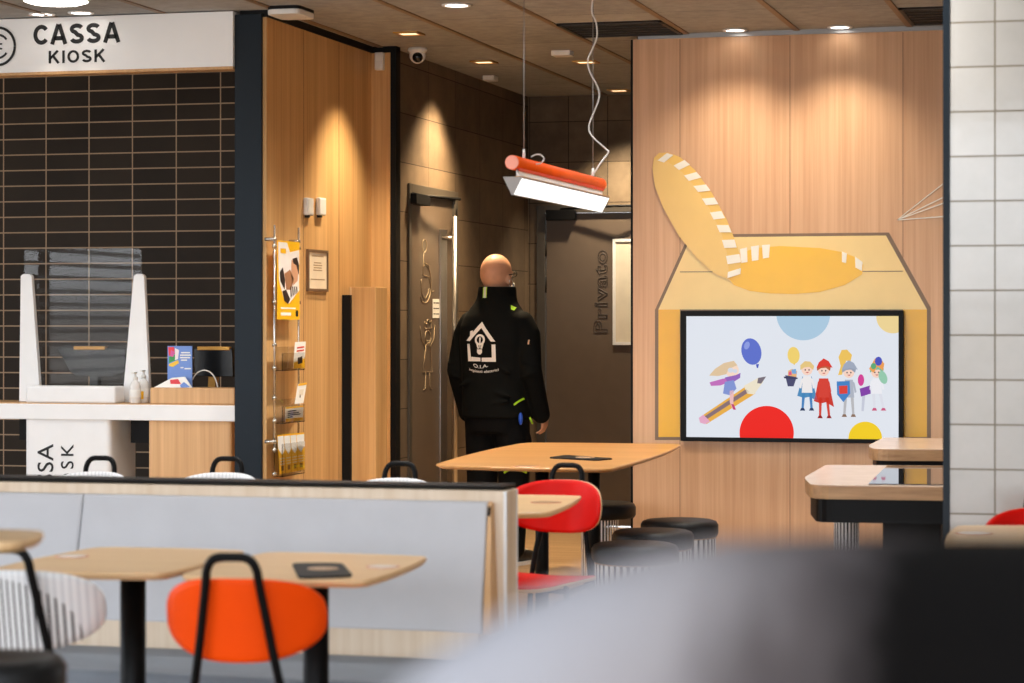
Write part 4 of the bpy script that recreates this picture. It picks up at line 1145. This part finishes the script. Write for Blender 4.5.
# bench with low partition ------------------------------------------
e = onF(513, 487, 7.3); YBn = e.y
zp = e.z
xr = onY(506, 500, YBn).x; xl_ = -5.6; DB = .13
t = thing('bench_seat', 'long grey upholstered bench built into a pale wood low partition with black top', 'bench', ((xr+xl_)/2, YBn, 0))
MB().box((xl_, YBn, 0), (xr, YBn+DB, zp-.012), .004).build('partition', M_woodpale, t)
MB().box((xl_, YBn-.003, zp-.007), (xr-.004, YBn+DB, zp+.002), .002).build('top_strip', plain('black_brown_top', rgb(26, 21, 19), .5, spec=.12), t)
MB().box((xr-.007, YBn-.003, 0), (xr+.002, YBn+.006, zp-.014)).build('edge_strip', M_white, t)
MB().box((xr-.005, YBn+DB-.008, 0), (xr+.002, YBn+DB+.002, zp-.014)).build('edge_strip', M_white, t)
# upholstered back: leans, two panels with a seam between
seam = onY(79, 540, YBn-.06).x
ztb = onY(300, 498, YBn-.02).z; zlb = onY(300, 627, YBn-.09).z
xb1t = onY(487, 502, YBn-.03).x; xb1b = onY(481, 625, YBn-.1).x
for xa_, xbt, xbb in ((xl_, seam-.002, seam-.002-.012), (seam+.002, xb1t, xb1b)):
    b = MB()
    sgn = -.012 if xa_ > -5 else 0
    pts = [(xa_, YBn-.03, ztb), (xbt, YBn-.03, ztb), (xbb, YBn-.10, zlb), (xa_+sgn, YBn-.10, zlb)]
    b.prism(pts, (0, .028, .0), .008, 3); b.build('backrest', M_upholstery, t)
MB().prism([(xb1t+.004, YBn-.032, ztb), (xb1t+.014, YBn-.032, ztb-.005), (xb1b+.028, YBn-.1, zlb), (xb1b+.004, YBn-.1, zlb)], (0, .10, 0)).build('end_wedge', M_woodcounter, t)
h0 = onY(488.5, 506, YBn-.035); 
MB().prism(rounded([onY(487.2, 521, YBn-.036), onY(490.2, 521, YBn-.036), onY(491, 506.5, YBn-.036), onY(488.6, 506.5, YBn-.036)], .004, 3), (0, -.003, 0)).build('pull_slot', M_blackmatt, t)
zs = .382
MB().box((xl_, YBn-.10, .30), (xr-.06, YBn-.0, zlb+.002)).build('lower_rail', M_woodpale, t)
MB().box((xl_, YBn-.62, zs-.07), (xr-.1, YBn-.105, zs), .02, 3).build('seat_cushion', M_seatgrey, t)
MB().box((xl_, YBn-.56, .06), (xr-.1, YBn-.12, zs-.07)).build('plinth', M_woodpale, t)
MB().box((xl_, YBn-.635, zs-.1), (xr-.1, YBn-.57, zs-.068), .004).build('seat_edge', M_blackmatt, t)

# stools --------------------------------------------------------------
def make_stool(r=.19, h=.43, th=.085, rb=.178, name='drum_stool'):
    t = thing(name, 'x', 'stool', (0, 0, 0), 0, 'black cushioned stools')
    prof = [(r-.03, h-th), (r-.008, h-th+.006), (r, h-th+.02), (r, h-.025), (r-.01, h-.008), (r-.03, h-.001), (r*.5, h+.004), (.01, h+.005)]
    MB().lathe(prof, (0, 0, 0), 48).build('cushion', M_cushion, t)
    b = MB(); n = 72
    for k_ in range(n):
        b.use(M_white if k_ % 2 else M_blackmatt)
        a0_, a1_ = 2*PI*k_/n, 2*PI*(k_+1)/n
        rr = rb - (.006 if k_ % 2 == 0 else 0)
        q = [b.v((rr*math.cos(a), rr*math.sin(a), z)) for a, z in ((a0_, .03), (a1_, .03), (a1_, h-th), (a0_, h-th))]
        b.face(q)
    b.build('striped_drum', None, t)
    MB().lathe([(rb-.02, 0), (rb-.015, .004), (rb-.015, .032), (rb-.03, .034)], (0, 0, 0), 40).build('plinth', M_blackmatt, t)
    MB().lathe([(rb-.01, h-th-.004), (rb+.002, h-th-.002), (r-.02, h-th+.004), (.03, h-th+.004)], (0, 0, 0), 40).build('seat_board', M_topedge, t)
    return t
stool = make_stool()
def put_stool(src, px, py, z, label, first=False, fwd=None):
    o = src if first else copy_tree(src)
    p = onZ(px, py, z) if fwd is None else onF(px, py, fwd)
    o.location = (p.x, p.y, 0); o['label'] = label; return o
put_stool(stool, 679.5, 519.5, .43, 'black stool with striped drum standing alone at the panelled wall', True)
put_stool(stool, 653, 530, .43, 'black stool with striped drum, middle one of the three by communal table')
put_stool(stool, 635, 543, .43, 'black stool with striped drum, nearest of the three by communal table')
st2 = make_stool(.19, .445, .085, .10)
put_stool(st2, 600, 502, .445, 'black stool with narrow striped foot between the red chair and panelled wall', True)
# bar stool seat at the bottom left corner
fp = 4.35; p = onF(2, 655, fp)
t = thing('bar_stool', 'dark round bar stool seat cut by the bottom left corner', 'stool', (p.x, p.y, 0))
zz_ = p.z
r_ = 64*fp/F
MB().lathe([(r_-.03, zz_-.075), (r_-.004, zz_-.066), (r_, zz_-.05), (r_, zz_-.02), (r_-.012, zz_-.004), (r_-.04, zz_), (.01, zz_+.003)], (p.x, p.y, 0), 48).build('seat', M_cushion, t)
MB().tube([(p.x, p.y, .012), (p.x, p.y, zz_-.07)], .025, 16).build('post', M_black, t)
MB().lathe([(.16, 0), (.16, .006), (.15, .012), (.03, .022)], (p.x, p.y, 0), 36).build('base_plate', M_black, t)

# thick tables by the column ---------------------------------------------
def thick_table(poly, z, th, label, apron, footx, insert=None):
    q = [onZ(x, y, z) for x, y in poly]; c = sum(q, Vector())/len(q)
    t = thing('screen_table', label, 'table', (c.x, c.y, 0), 0, 'thick tables by the column')
    out = rounded(q, [.10, .1, .02, .02, .05, .1][:len(q)], 6)
    MB().prism([Vector((p.x, p.y, z-.004)) for p in out], (0, 0, .004), .001).build('table_top', plain('pale_pink_oak_laminate', rgb(222, 194, 170), .25), t)
    MB().prism([Vector((p.x, p.y, z-th)) for p in out], (0, 0, th-.004)).build('table_edge', M_topedge, t)
    inset = [c + (p-c)*.93 for p in q]
    MB().prism([Vector((p.x, p.y, z-th-apron)) for p in rounded(inset, .06, 5)], (0, 0, apron)).build('apron', M_black, t)
    x0, y0 = legpt(*footx)
    MB().box((x0-.12, y0-.15, .012), (x0+.12, y0+.15, z-th-apron), .01).build('pedestal', M_blackmatt, t)
    MB().box((x0-.25, y0-.25, 0), (x0+.25, y0+.25, .014), .004).build('base_plate', M_black, t)
    if insert:
        fx, fy = legpt(846.5, 9.95); b = MB(); n = 44
        for k_ in range(n):
            b.use(M_white if k_ % 2 else M_blackmatt); a0_, a1_ = 2*PI*k_/n, 2*PI*(k_+1)/n; rr = .052 - (.003 if k_ % 2 == 0 else 0)
            b.face([b.v((fx+rr*math.cos(a), fy+rr*math.sin(a), zq)) for a, zq in ((a0_, .0), (a1_, .0), (a1_, z-th-apron), (a0_, z-th-apron))])
        b.build('striped_foot', None, t)
    if insert:
        g = [onZ(x, y, z+.002) for x, y in insert]
        MB().prism(g, (0, 0, .0025)).build('touch_display', plain('glossy_black_display', rgb(12, 13, 15), .03), t)
    return t
thick_table([(804, 477.5), (811, 484.8), (1000, 487), (1006, 466), (826, 464.8)], ZT, .056, 'thick oak table with glossy inset display between the stools and tiled column', .095, (915, 10.2),
            [(868.5, 484.2), (990, 485.6), (995, 466.8), (887, 465.9)])
thick_table([(868, 445.5), (873, 448.8), (1000, 449.5), (1004, 439), (884, 437.4)], .80, .056, 'thick oak table close under the right corner of the wall screen', .04, (945, 12.0))

# foreground seat back, far out of focus ---------------------------------
prof = []
tops = [(372, 725, .98), (410, 690, 1.0), (455, 655, 1.02), (520, 617, 1.05), (590, 585, 1.08), (660, 562, 1.12), (740, 549, 1.18), (830, 545, 1.26), (930, 543, 1.34), (1060, 544, 1.42), (1180, 550, 1.5)]
m, nt, bs = new_mat('grey_and_black_upholstery')
sp = N(nt, 'ShaderNodeSeparateXYZ'); co = objco(nt); L(nt, co, sp.inputs[0])
k_ = math_(nt, 'ADD', sp.outputs[0], math_(nt, 'MULTIPLY', math_(nt, 'SUBTRACT', noise(nt, co, 9., 3), .5), .09))
k_ = math_(nt, 'ADD', k_, math_(nt, 'MULTIPLY', math_(nt, 'SUBTRACT', sp.outputs[2], 1.2), -.3))
L(nt, ramp(nt, math_(nt, 'DIVIDE', math_(nt, 'ADD', k_, .15), .23), [(.0, rgb(178, 178, 185)), (.42, rgb(168, 164, 168)), (.64, rgb(98, 92, 94)), (.80, rgb(12, 11, 12))]), bs.inputs['Base Color'])
bs.inputs['Roughness'].default_value = .8; bs.inputs['Specular IOR Level'].default_value = .12
M_fore = m
b = MB(); rings = []
fwdv = Vector((-SN, CS, 0))
for (px, py, fd) in tops:
    p = onF(px, py, fd); r = .055
    ring_ = []
    drop = max(.18, p.z - .72)
    for a in range(9):
        th_ = PI*a/8
        ring_.append(p + fwdv*(r - r*math.cos(th_)) + Vector((0, 0, -r + r*math.sin(th_))))
    ring_.append(Vector((p.x, p.y, 0)) + fwdv*(2*r+.01) + Vector((0, 0, .50))); ring_.append(Vector((p.x, p.y, 0)) + fwdv*(-.01) + Vector((0, 0, .50)))
    rings.append(ring_)
b.loft(rings)
cb = onF(760, 600, 1.15)
t = thing('seat_back', 'large blurred grey and black rounded seat back in the immediate foreground', 'seat', (cb.x, cb.y, 0))
b.build('upholstery', M_fore, t)
b = MB(); bx = [onF(px, py, fd) for px, py, fd in tops]
for i in (1, 5, 9):
    q = bx[i] + fwdv*.055; b.tube([(q.x, q.y, 0), (q.x, q.y, .52)], .02, 12)
b.build('frame', M_black, t)

# ================================================================== THE MAN IN BLACK
def limb(mb, pts, rs, n=16):
    """tapering limb with round ends"""
    P = [Vector(p) for p in pts]
    PP, RR = [], []
    m_ = len(P)
    for i in range(m_-1):
        for s in range(5):
            u = s/5; PP.append(P[i].lerp(P[i+1], u)); RR.append(rs[i]*(1-u)+rs[i+1]*u)
    PP.append(P[-1]); RR.append(rs[-1])
    mb.tube(PP, RR, n); mb.ball(P[0], rs[0]); mb.ball(P[-1], rs[-1]); 
    for p, r in zip(P[1:-1], rs[1:-1]): mb.ball(p, r)
def sect(mb, rows, n=28):
    """torso rows: (z, half width, half depth, y offset)"""
    mb.loft([[Vector((rx*math.copysign(abs(math.cos(2*PI*k/n))**.85, math.cos(2*PI*k/n)), cy+ry*math.copysign(abs(math.sin(2*PI*k/n))**.85, math.sin(2*PI*k/n)), z)) for k in range(n)] for z, rx, ry, cy in rows])
def fused(mb, voxel, smooth_it):
    """one continuous surface out of overlapping volumes"""
    me = bpy.data.meshes.new('fused'); mb.bm.normal_update(); bmesh.ops.recalc_face_normals(mb.bm, faces=mb.bm.faces[:])
    mb.bm.to_mesh(me); mb.bm.free()
    o = bpy.data.objects.new('fused', me); COL.objects.link(o)
    r = o.modifiers.new('r', 'REMESH'); r.mode = 'VOXEL'; r.voxel_size = voxel
    s = o.modifiers.new('s', 'SMOOTH'); s.factor = .5; s.iterations = smooth_it
    dg = bpy.context.evaluated_depsgraph_get(); ev = o.evaluated_get(dg)
    out = bpy.data.meshes.new_from_object(ev, depsgraph=dg)
    bpy.data.objects.remove(o); bpy.data.meshes.remove(me)
    for p in out.polygons: p.use_smooth = True
    return out
M_skin = plain('skin', rgb(214, 160, 128), .5, var=.07, scale=20)
M_jacket = plain('black_jacket_cloth', rgb(13, 14, 13), .85, var=.15, scale=12, spec=.12, bump=.15, bscale=60)
M_trouser = plain('black_trouser_cloth', rgb(11, 11, 12), .85, var=.15, spec=.12)
M_lime = plain('lime_piping', rgb(176, 226, 40), .5)
M_refl = plain('pale_reflective_tape', rgb(226, 232, 210), .4)
pf = onF(497, 563, 13.95)
BODY_RZ = math.radians(-15)
man = thing('person', 'man with shaved head in black work jacket, seen from behind by the corridor door', 'person', (pf.x, pf.y, 0), BODY_RZ)
def mesh_part(name, me, mat, parent):
    me.materials.clear(); me.materials.append(mat); me.name = name
    o = bpy.data.objects.new(name, me); COL.objects.link(o); o.parent = parent; return o
HEADR = Matrix.Rotation(math.radians(-4), 3, 'Z')
HO = Vector((-.008, .012, 1.668))
def hd(x, y, z): return HO + HEADR @ (Vector((x, y, z))*1.09)
# body: head, neck, torso, arms, hands, legs in one surface
b = MB()
b.ball(hd(0, -.008, .012), (.087, .107, .109), 28, 18, HEADR)          # skull
b.ball(hd(0, .030, -.045), (.066, .076, .08), 24, 14, HEADR)          # face and jaw
b.ball(hd(0, .062, -.098), (.032, .028, .022), 16, 10, HEADR)          # chin
limb(b, [hd(0, .088, -.01), hd(0, .108, -.045)], [.010, .014], 10)     # nose
for s in (-1, 1):
    b.ball(hd(s*.079, -.002, -.028), (.011, .021, .033), 12, 10, HEADR)  # ears
    b.ball(hd(s*.03, .084, .016), (.026, .012, .008), 12, 8, HEADR)      # brows
b.ball(hd(0, .090, -.072), (.024, .010, .008), 12, 8, HEADR)           # lips
limb(b, [Vector((0, -.012, 1.46)), hd(0, -.02, -.06)], [.066, .058])
sect(b, [(.84, .16, .11, 0), (.95, .165, .12, 0), (1.08, .15, .105, 0), (1.22, .165, .11, 0), (1.36, .165, .10, 0), (1.43, .13, .08, 0), (1.50, .07, .06, 0)])
ARM = {}
for s in (-1, 1):
    sh = Vector((s*.185, 0, 1.40)); el = Vector((s*.240, -.035, 1.12)); wr = Vector((s*.247, .075, .90))
    ARM[s] = (sh, el, wr)
    limb(b, [sh+Vector((-s*.02, 0, -.05)), el, wr], [.050, .043, .028])
    # hand: palm, four unequal bent fingers, thumb from the side
    pd = (wr-el).normalized(); c = wr + pd*.055
    fw_ = Vector((0, 1, 0)); fw_ = (fw_ - pd*fw_.dot(pd)).normalized(); inw = Vector((-s, 0, 0)); inw = (inw - pd*inw.dot(pd)).normalized()
    R3 = Matrix((inw, fw_, pd)).transposed()
    b.ball(c, (.017, .042, .055), 16, 12, R3)
    for i, (o_, ln) in enumerate(((.031, .068), (.011, .078), (-.010, .073), (-.030, .056))):
        p0 = c + fw_*o_ + pd*.038; p1 = p0 + pd*ln*.45 + inw*.008; p2 = p1 + pd*ln*.33 + inw*.022; p3 = p2 + pd*ln*.12 + inw*.022
        limb(b, [p0, p1, p2, p3], [.0105, .0095, .0088, .0078], 8)
    th0 = c + fw_*.03 - pd*.02; th1 = th0 + fw_*.026 + pd*.028 + inw*.012; th2 = th1 + pd*.03 + fw_*.004 + inw*.01
    limb(b, [th0, th1, th2], [.013, .011, .0095], 8)
    hip = Vector((s*.09, 0, .90)); kn = Vector((s*.105, .01, .49)); an = Vector((s*.11, -.02, .09))
    limb(b, [hip, kn, an], [.085, .056, .04])
    limb(b, [Vector((s*.11, -.05, .05)), Vector((s*.125, .15, .035))], [.036, .03])
body = mesh_part('body', fused(b, .006, 6), M_skin, man)
# jacket shell
b = MB()
sect(b, [(.845, .208, .150, 0), (.88, .212, .152, 0), (1.0, .205, .150, -.004), (1.14, .208, .152, -.008), (1.28, .218, .155, -.012), (1.37, .214, .146, -.014), (1.43, .190, .128, -.014), (1.475, .155, .110, -.012), (1.51, .126, .102, -.008), (1.545, .112, .102, 0.0), (1.60, .106, .104, .004)], 36)
for s in (-1, 1):
    sh, el, wr = ARM[s]
    limb(b, [Vector((s*.165, -.006, 1.385)), sh+Vector((s*.022, -.005, -.08)), el+Vector((s*.004, 0, 0)), wr+Vector((0, .005, -.035))], [.078, .074, .064, .052], 20)
    for dz, tl in ((.045, .3), (-.03, -.4)): b.ball(el+Vector((s*.006, -.022, dz)), (.056, .046, .010), 16, 10, Matrix.Rotation(tl*s, 3, 'Y'))
for cx_, cz_, w_2, tl in ((.06, 1.00, .13, .25), (.02, .93, .15, -.12), (-.09, 1.06, .10, -.35), (.10, 1.14, .08, .5)):
    b.ball((cx_, -.136, cz_), (w_2, .018, .014), 16, 10, Matrix.Rotation(tl, 3, 'Y'))
jm = fused(b, .008, 7)
jacket = mesh_part('jacket', jm, M_jacket, man)
# trousers
b = MB()
sect(b, [(.76, .18, .13, 0), (.84, .198, .138, 0), (.90, .195, .135, 0), (.98, .175, .125, 0)])
for s in (-1, 1):
    limb(b, [Vector((s*.09, 0, .88)), Vector((s*.105, .01, .49)), Vector((s*.11, -.018, .10))], [.112, .09, .075], 20)
    b.ball((s*.17, .02, .70), (.03, .07, .09))
trousers = mesh_part('trousers', fused(b, .009, 4), M_trouser, man)
for s in (-1, 1):
    b = MB()
    rot = Matrix.Rotation(math.radians(-6*s), 3, 'Z')
    b.ball(Vector((s*.112, -.045, .055)), (.042, .055, .05)); limb(b, [Vector((s*.112, -.05, .05)), Vector((s*.118, .06, .048)), Vector((s*.127, .155, .04))], [.044, .046, .036])
    sh_ = mesh_part('shoe', fused(b, .006, 3), plain('black_shoe', rgb(24, 22, 22), .6), man)
    b = MB()
    ol = [(s*.112-.045, -.10), (s*.112+.045, -.10), (s*.125+.048, .1), (s*.13+.03, .19), (s*.13-.03, .19), (s*.118-.048, .1)]
    b.prism(rounded([(x, y, 0) for x, y in ol], .04, 4), (0, 0, .022), .004)
    sb = b; me_ = bpy.data.meshes.new('sole'); sb.bm.to_mesh(me_); sb.bm.free(); mesh_part('sole', me_, M_whiteplastic, sh_)
    b = MB()
    for k_ in range(4):
        y_ = .03+.03*k_; z_ = .094-.006*k_
        b.tube(smooth_path([Vector((s*.12-.03, y_, z_-.012)), Vector((s*.12, y_+.008, z_+.006)), Vector((s*.12+.03, y_, z_-.012))], 4), .004, 6)
    me_ = bpy.data.meshes.new('laces'); b.bm.to_mesh(me_); b.bm.free(); mesh_part('laces', me_, M_whiteplastic, sh_)
# things printed on or set in the jacket are laid onto its back
bvh = BVHTree.FromPolygons([v.co for v in jm.vertices], [tuple(p.vertices) for p in jm.polygons])
def onback(x, z, lift=.003, y0=-.6):
    h, n_, i_, d_ = bvh.ray_cast(Vector((x, y0, z)), Vector((0, 1, 0)))
    return (h + n_*lift) if h else Vector((x, -.15, z))
def drape(name, polys, mat, parent, lift=.003, sub=4):
    """flat shapes (x, z) laid onto the jacket's back"""
    bm = bmesh.new()
    for poly in polys:
        vs = [bm.verts.new((x, 0, z)) for x, z in poly]
        try: bm.faces.new(vs)
        except ValueError: pass
    bmesh.ops.triangulate(bm, faces=bm.faces[:])
    for _ in range(sub*2):
        long_ = [e for e in bm.edges if e.calc_length() > .008]
        if not long_: break
        bmesh.ops.subdivide_edges(bm, edges=long_, cuts=1); bmesh.ops.triangulate(bm, faces=bm.faces[:])
    for v in bm.verts: v.co = onback(v.co.x, v.co.z, lift)
    me = bpy.data.meshes.new(name); bm.to_mesh(me); bm.free()
    return mesh_part(name, me, mat, parent)
LS = .172/31.0*1.08      # metres of cloth per photo pixel of the emblem
LX, LZ = -.012, 1.283   # emblem centre on the back
def lg(x, y): return (LX + (x-482.5)*LS*1.06, LZ - (y-342)*LS)
def q9(x, y): return lg(460 + x/9.75, 310 + y/9.75)
shapes = [[q9(65, 300), q9(225, 125), q9(225, 182), q9(105, 305)], [q9(225, 125), q9(365, 308), q9(322, 308), q9(225, 182)],
          [q9(106, 212), q9(138, 205), q9(138, 235), q9(106, 262)],
          [q9(75, 330), q9(105, 330), q9(118, 492), q9(82, 492)], [q9(118, 450), q9(218, 458), q9(218, 492), q9(118, 492)], [q9(230, 458), q9(332, 456), q9(332, 495), q9(230, 495)],
          [q9(330, 335), q9(366, 335), q9(366, 495), q9(330, 495)]]
def arcband(cx, cy, r0, r1, a0, a1, n=18):
    return [[q9(cx+r*math.cos(math.radians(a)), cy+r*1.0*math.sin(math.radians(a))) for r, a in ((r0, a_), (r1, a_), (r1, b_), (r0, b_))] for a_, b_ in [(a0+(a1-a0)*i/n, a0+(a1-a0)*(i+1)/n) for i in range(n)]]
shapes += arcband(214, 292, 32, 52, 0, 360)
shapes += [[q9(178, 330), q9(196, 330), q9(206, 374), q9(190, 374)], [q9(232, 330), q9(252, 330), q9(238, 374), q9(222, 374)], [q9(208, 270), q9(224, 270), q9(220, 370), q9(210, 370)],
           [q9(184, 380), q9(236, 380), q9(236, 410), q9(220, 428), q9(200, 428), q9(184, 410)]]
emb = drape('jacket_emblem', shapes, plain('white_print', rgb(232, 226, 220), .6), jacket)
vs, fs = text_faces('O.I.A.', .01, 0, 1.0)
x0 = min(p.x for p in vs); x1 = max(p.x for p in vs); y0 = min(p.y for p in vs); y1 = max(p.y for p in vs)
def curvetext(vs, fs, xa, xb, ya, yb, bow):
    out = []
    for f in fs:
        poly = []
        for i in f:
            u = (vs[i].x-x0)/(x1-x0); v = (vs[i].y-y0)/(y1-y0)
            poly.append(q9(xa+(xb-xa)*u, ya+(yb-ya)*v + bow*4*u*(1-u)))
        out.append(poly)
    return out
drape('emblem_letters', curvetext(vs, fs, 140, 292, 540, 508, 18), MATS['white_print'], jacket, .003, 0)
vs, fs = text_faces('impianti elettrici', .005, 0, 1.0)
x0 = min(p.x for p in vs); x1 = max(p.x for p in vs); y0 = min(p.y for p in vs); y1 = max(p.y for p in vs)
drape('emblem_lettering', curvetext(vs, fs, 92, 390, 585, 552, 22), MATS['white_print'], jacket, .003, 0)
drape('collar_tape', [[(-.028, 1.535), (-.012, 1.535), (-.012, 1.597), (-.028, 1.597)]], M_refl, jacket, .004)
drape('collar_piping', [[(-.033, 1.535), (-.028, 1.535), (-.028, 1.597), (-.033, 1.597)], [(-.012, 1.535), (-.007, 1.535), (-.007, 1.597), (-.012, 1.597)]], M_lime, jacket, .004)
drape('shoulder_piping', [[(.128, 1.492), (.150, 1.478), (.152, 1.462), (.138, 1.468)]], M_lime, jacket, .003)
drape('pocket_piping', [[(.168, .93), (.171, .92), (.204, .955), (.201, .965)]], M_lime, jacket, .004)
drape('sleeve_badge', [[(.246, 1.270), (.254, 1.268), (.255, 1.295), (.248, 1.295)]], plain('orange_white_badge', rgb(220, 170, 130), .5), jacket, .004)
b = MB(); b.ball((.200, -.075, .845), (.013, .012, .036)); me_ = bpy.data.meshes.new('blue_tool'); b.bm.to_mesh(me_); b.bm.free()
mesh_part('tool_handle', me_, plain('blue_plastic', rgb(36, 84, 196), .4), man)
b = MB(); b.tube([Vector((.218, .0, .85)), Vector((.224, .02, .815))], .006, 8); me_ = bpy.data.meshes.new('cuff'); b.bm.to_mesh(me_); b.bm.free()
mesh_part('cuff_piping', me_, M_lime, man)
b = MB(); b.tube(smooth_path([Vector((.10, -.088, .535)), Vector((.14, -.088, .555)), Vector((.185, -.055, .552)), Vector((.20, -.01, .535))]), .007, 8); me_ = bpy.data.meshes.new('knee'); b.bm.to_mesh(me_); b.bm.free()
mesh_part('knee_piping', me_, M_lime, trousers)
# spectacles and mask loop, eyes
b = MB()
for s in (-1, 1):
    b.tube([hd(s*.083, -.008, .0), hd(s*.078, .06, .008), hd(s*.058, .105, .01)], .0028, 6)
    b.tube([hd(s*.034+.022*math.cos(2*PI*k/16), .108, .008+.017*math.sin(2*PI*k/16)) for k in range(16)], .002, 6, True)
b.tube([hd(-.012, .109, .012), hd(.012, .109, .012)], .002, 6)
me_ = bpy.data.meshes.new('spectacles'); b.bm.to_mesh(me_); b.bm.free(); mesh_part('spectacles', me_, M_blackmatt, man)
b = MB()
b.loft([[hd(x, y+.008, z) for x, y, z in ((-.066, .055, z0), (-.04, .098, z0), (0, .122, z0), (.04, .098, z0), (.066, .055, z0), (.06, .05, z0), (.036, .09, z0), (0, .112, z0), (-.036, .09, z0), (-.06, .05, z0))] for z0 in (-.04, -.07, -.105)])
for s in (-1, 1): b.tube([hd(s*.066, .06, -.05), hd(s*.084, .012, -.02), hd(s*.088, -.012, -.03), hd(s*.08, .0, -.055), hd(s*.066, .055, -.08)], .0025, 6)
me_ = bpy.data.meshes.new('mask'); b.bm.to_mesh(me_); b.bm.free(); mesh_part('face_mask', me_, M_whiteplastic, man)
b = MB()
for s in (-1, 1): b.ball(hd(s*.032, .082, .002), .012, 12, 8)
me_ = bpy.data.meshes.new('eyes'); b.bm.to_mesh(me_); b.bm.free(); mesh_part('eyes', me_, M_paper, body)

# ================================================================== LIGHT
w = bpy.data.worlds.new('daylight'); sc.world = w; w.use_nodes = True
nt = w.node_tree; bg = nt.nodes['Background']
tc = N(nt, 'ShaderNodeTexCoord'); sp = N(nt, 'ShaderNodeSeparateXYZ'); L(nt, tc.outputs['Generated'], sp.inputs[0])
cr = ramp(nt, sp.outputs[2], [(.0, (.42, .42, .42, 1)), (.02, (.9, .95, 1.0, 1)), (.6, (.62, .78, 1.0, 1))])
L(nt, cr, bg.inputs[0]); bg.inputs[1].default_value = 6.8
# the open window side of the restaurant, behind the camera
pl_ = bpy.data.lights.new('window_portal', 'AREA'); pl_.shape = 'RECTANGLE'; pl_.size = 13.4; pl_.size_y = 2.9
pl_.cycles.is_portal = True
po = bpy.data.objects.new('window_portal', pl_); COL.objects.link(po); po.location = (-2.6, -2.15, 1.48); po.rotation_euler = (PI/2, 0, 0)
po.rotation_euler = Vector((0, 1, 0)).to_track_quat('-Z', 'Z').to_euler()
pl2 = bpy.data.lights.new('window_portal', 'AREA'); pl2.shape = 'RECTANGLE'; pl2.size = 8.8; pl2.size_y = 2.15; pl2.cycles.is_portal = True
po2 = bpy.data.objects.new('window_portal', pl2); COL.objects.link(po2); po2.location = (-9.49, 5.9, 1.675)
po2.rotation_euler = Vector((1, 0, 0)).to_track_quat('-Z', 'Y').to_euler()
# lamps of the ceiling fittings, then the added fill spots
WARM = (1, .82, .58)
spot((sq[0].x+.02, sq[0].y, CEIL-.02), (XK+.08, sq[0].y-.05, 0.6), 170, 84, 1, WARM)
spot((sq[1].x+.02, sq[1].y, CEIL-.02), (XC+.05, sq[1].y-.1, 1.0), 420, 100, 1, (1, .74, .44), .06)
spot((sq[2].x, sq[2].y, CEIL-.02), (sq[2].x, sq[2].y, 0), 22, 110, 1, WARM)
spot((sq[3].x, sq[3].y-.06, CEIL-.02), (sq[3].x+.05, YB-.1, .6), 220, 90, 1, WARM)
for px, py in ((735, 29.5), (840, 26.5)):
    p = onZ(px, py, CEIL); spot((p.x, p.y-.25, CEIL-.02), (p.x, YM-.1, .3), 55, 110, 1, (1, .88, .72), .06)
p = onZ(456.5, 4.5, CEIL); spot((p.x, p.y, CEIL-.02), (p.x, p.y, 0), 200, 105, 1, (1, .90, .76))
for px, py in ((42, 13.5), (81, 12.0)):
    p = onZ(px, py, CEIL); spot((p.x, p.y, CEIL-.02), (p.x, p.y-.5, 0), 15, 80, 1, (1, .88, .72))
for x, y in ((-4.6, 8.2), (-3.0, 8.2), (-1.6, 9.8), (-.2, 10.6), (-3.2, 10.6), (-3.4, 9.4), (-1.9, 11.2), (-2.6, 7.0), (-1.0, 8.0), (-6.4, 9.3), (-5.4, 9.9), (-4.6, 10.0), (-7.4, 9.9), (-4.9, 5.4), (-2.6, 5.4), (-.8, 5.4), (-2.2, 2.6), (.4, 2.6)):  # unseen fill spots without fittings, added to brighten the room and kiosk
    spot((x, y, CEIL-.02), (x, y, 0), 40 if x < -4.4 else 84 if y > 7 else 40, 150, 1, (1, .98, .95), .05)

sc.view_settings.view_transform = 'Standard'; sc.view_settings.look = 'None'
sc.view_settings.exposure = 0.0; sc.view_settings.gamma = 1.0
sc.view_settings.use_curve_mapping = False
sc.cycles.use_denoising = True
sc.cycles.max_bounces = 8
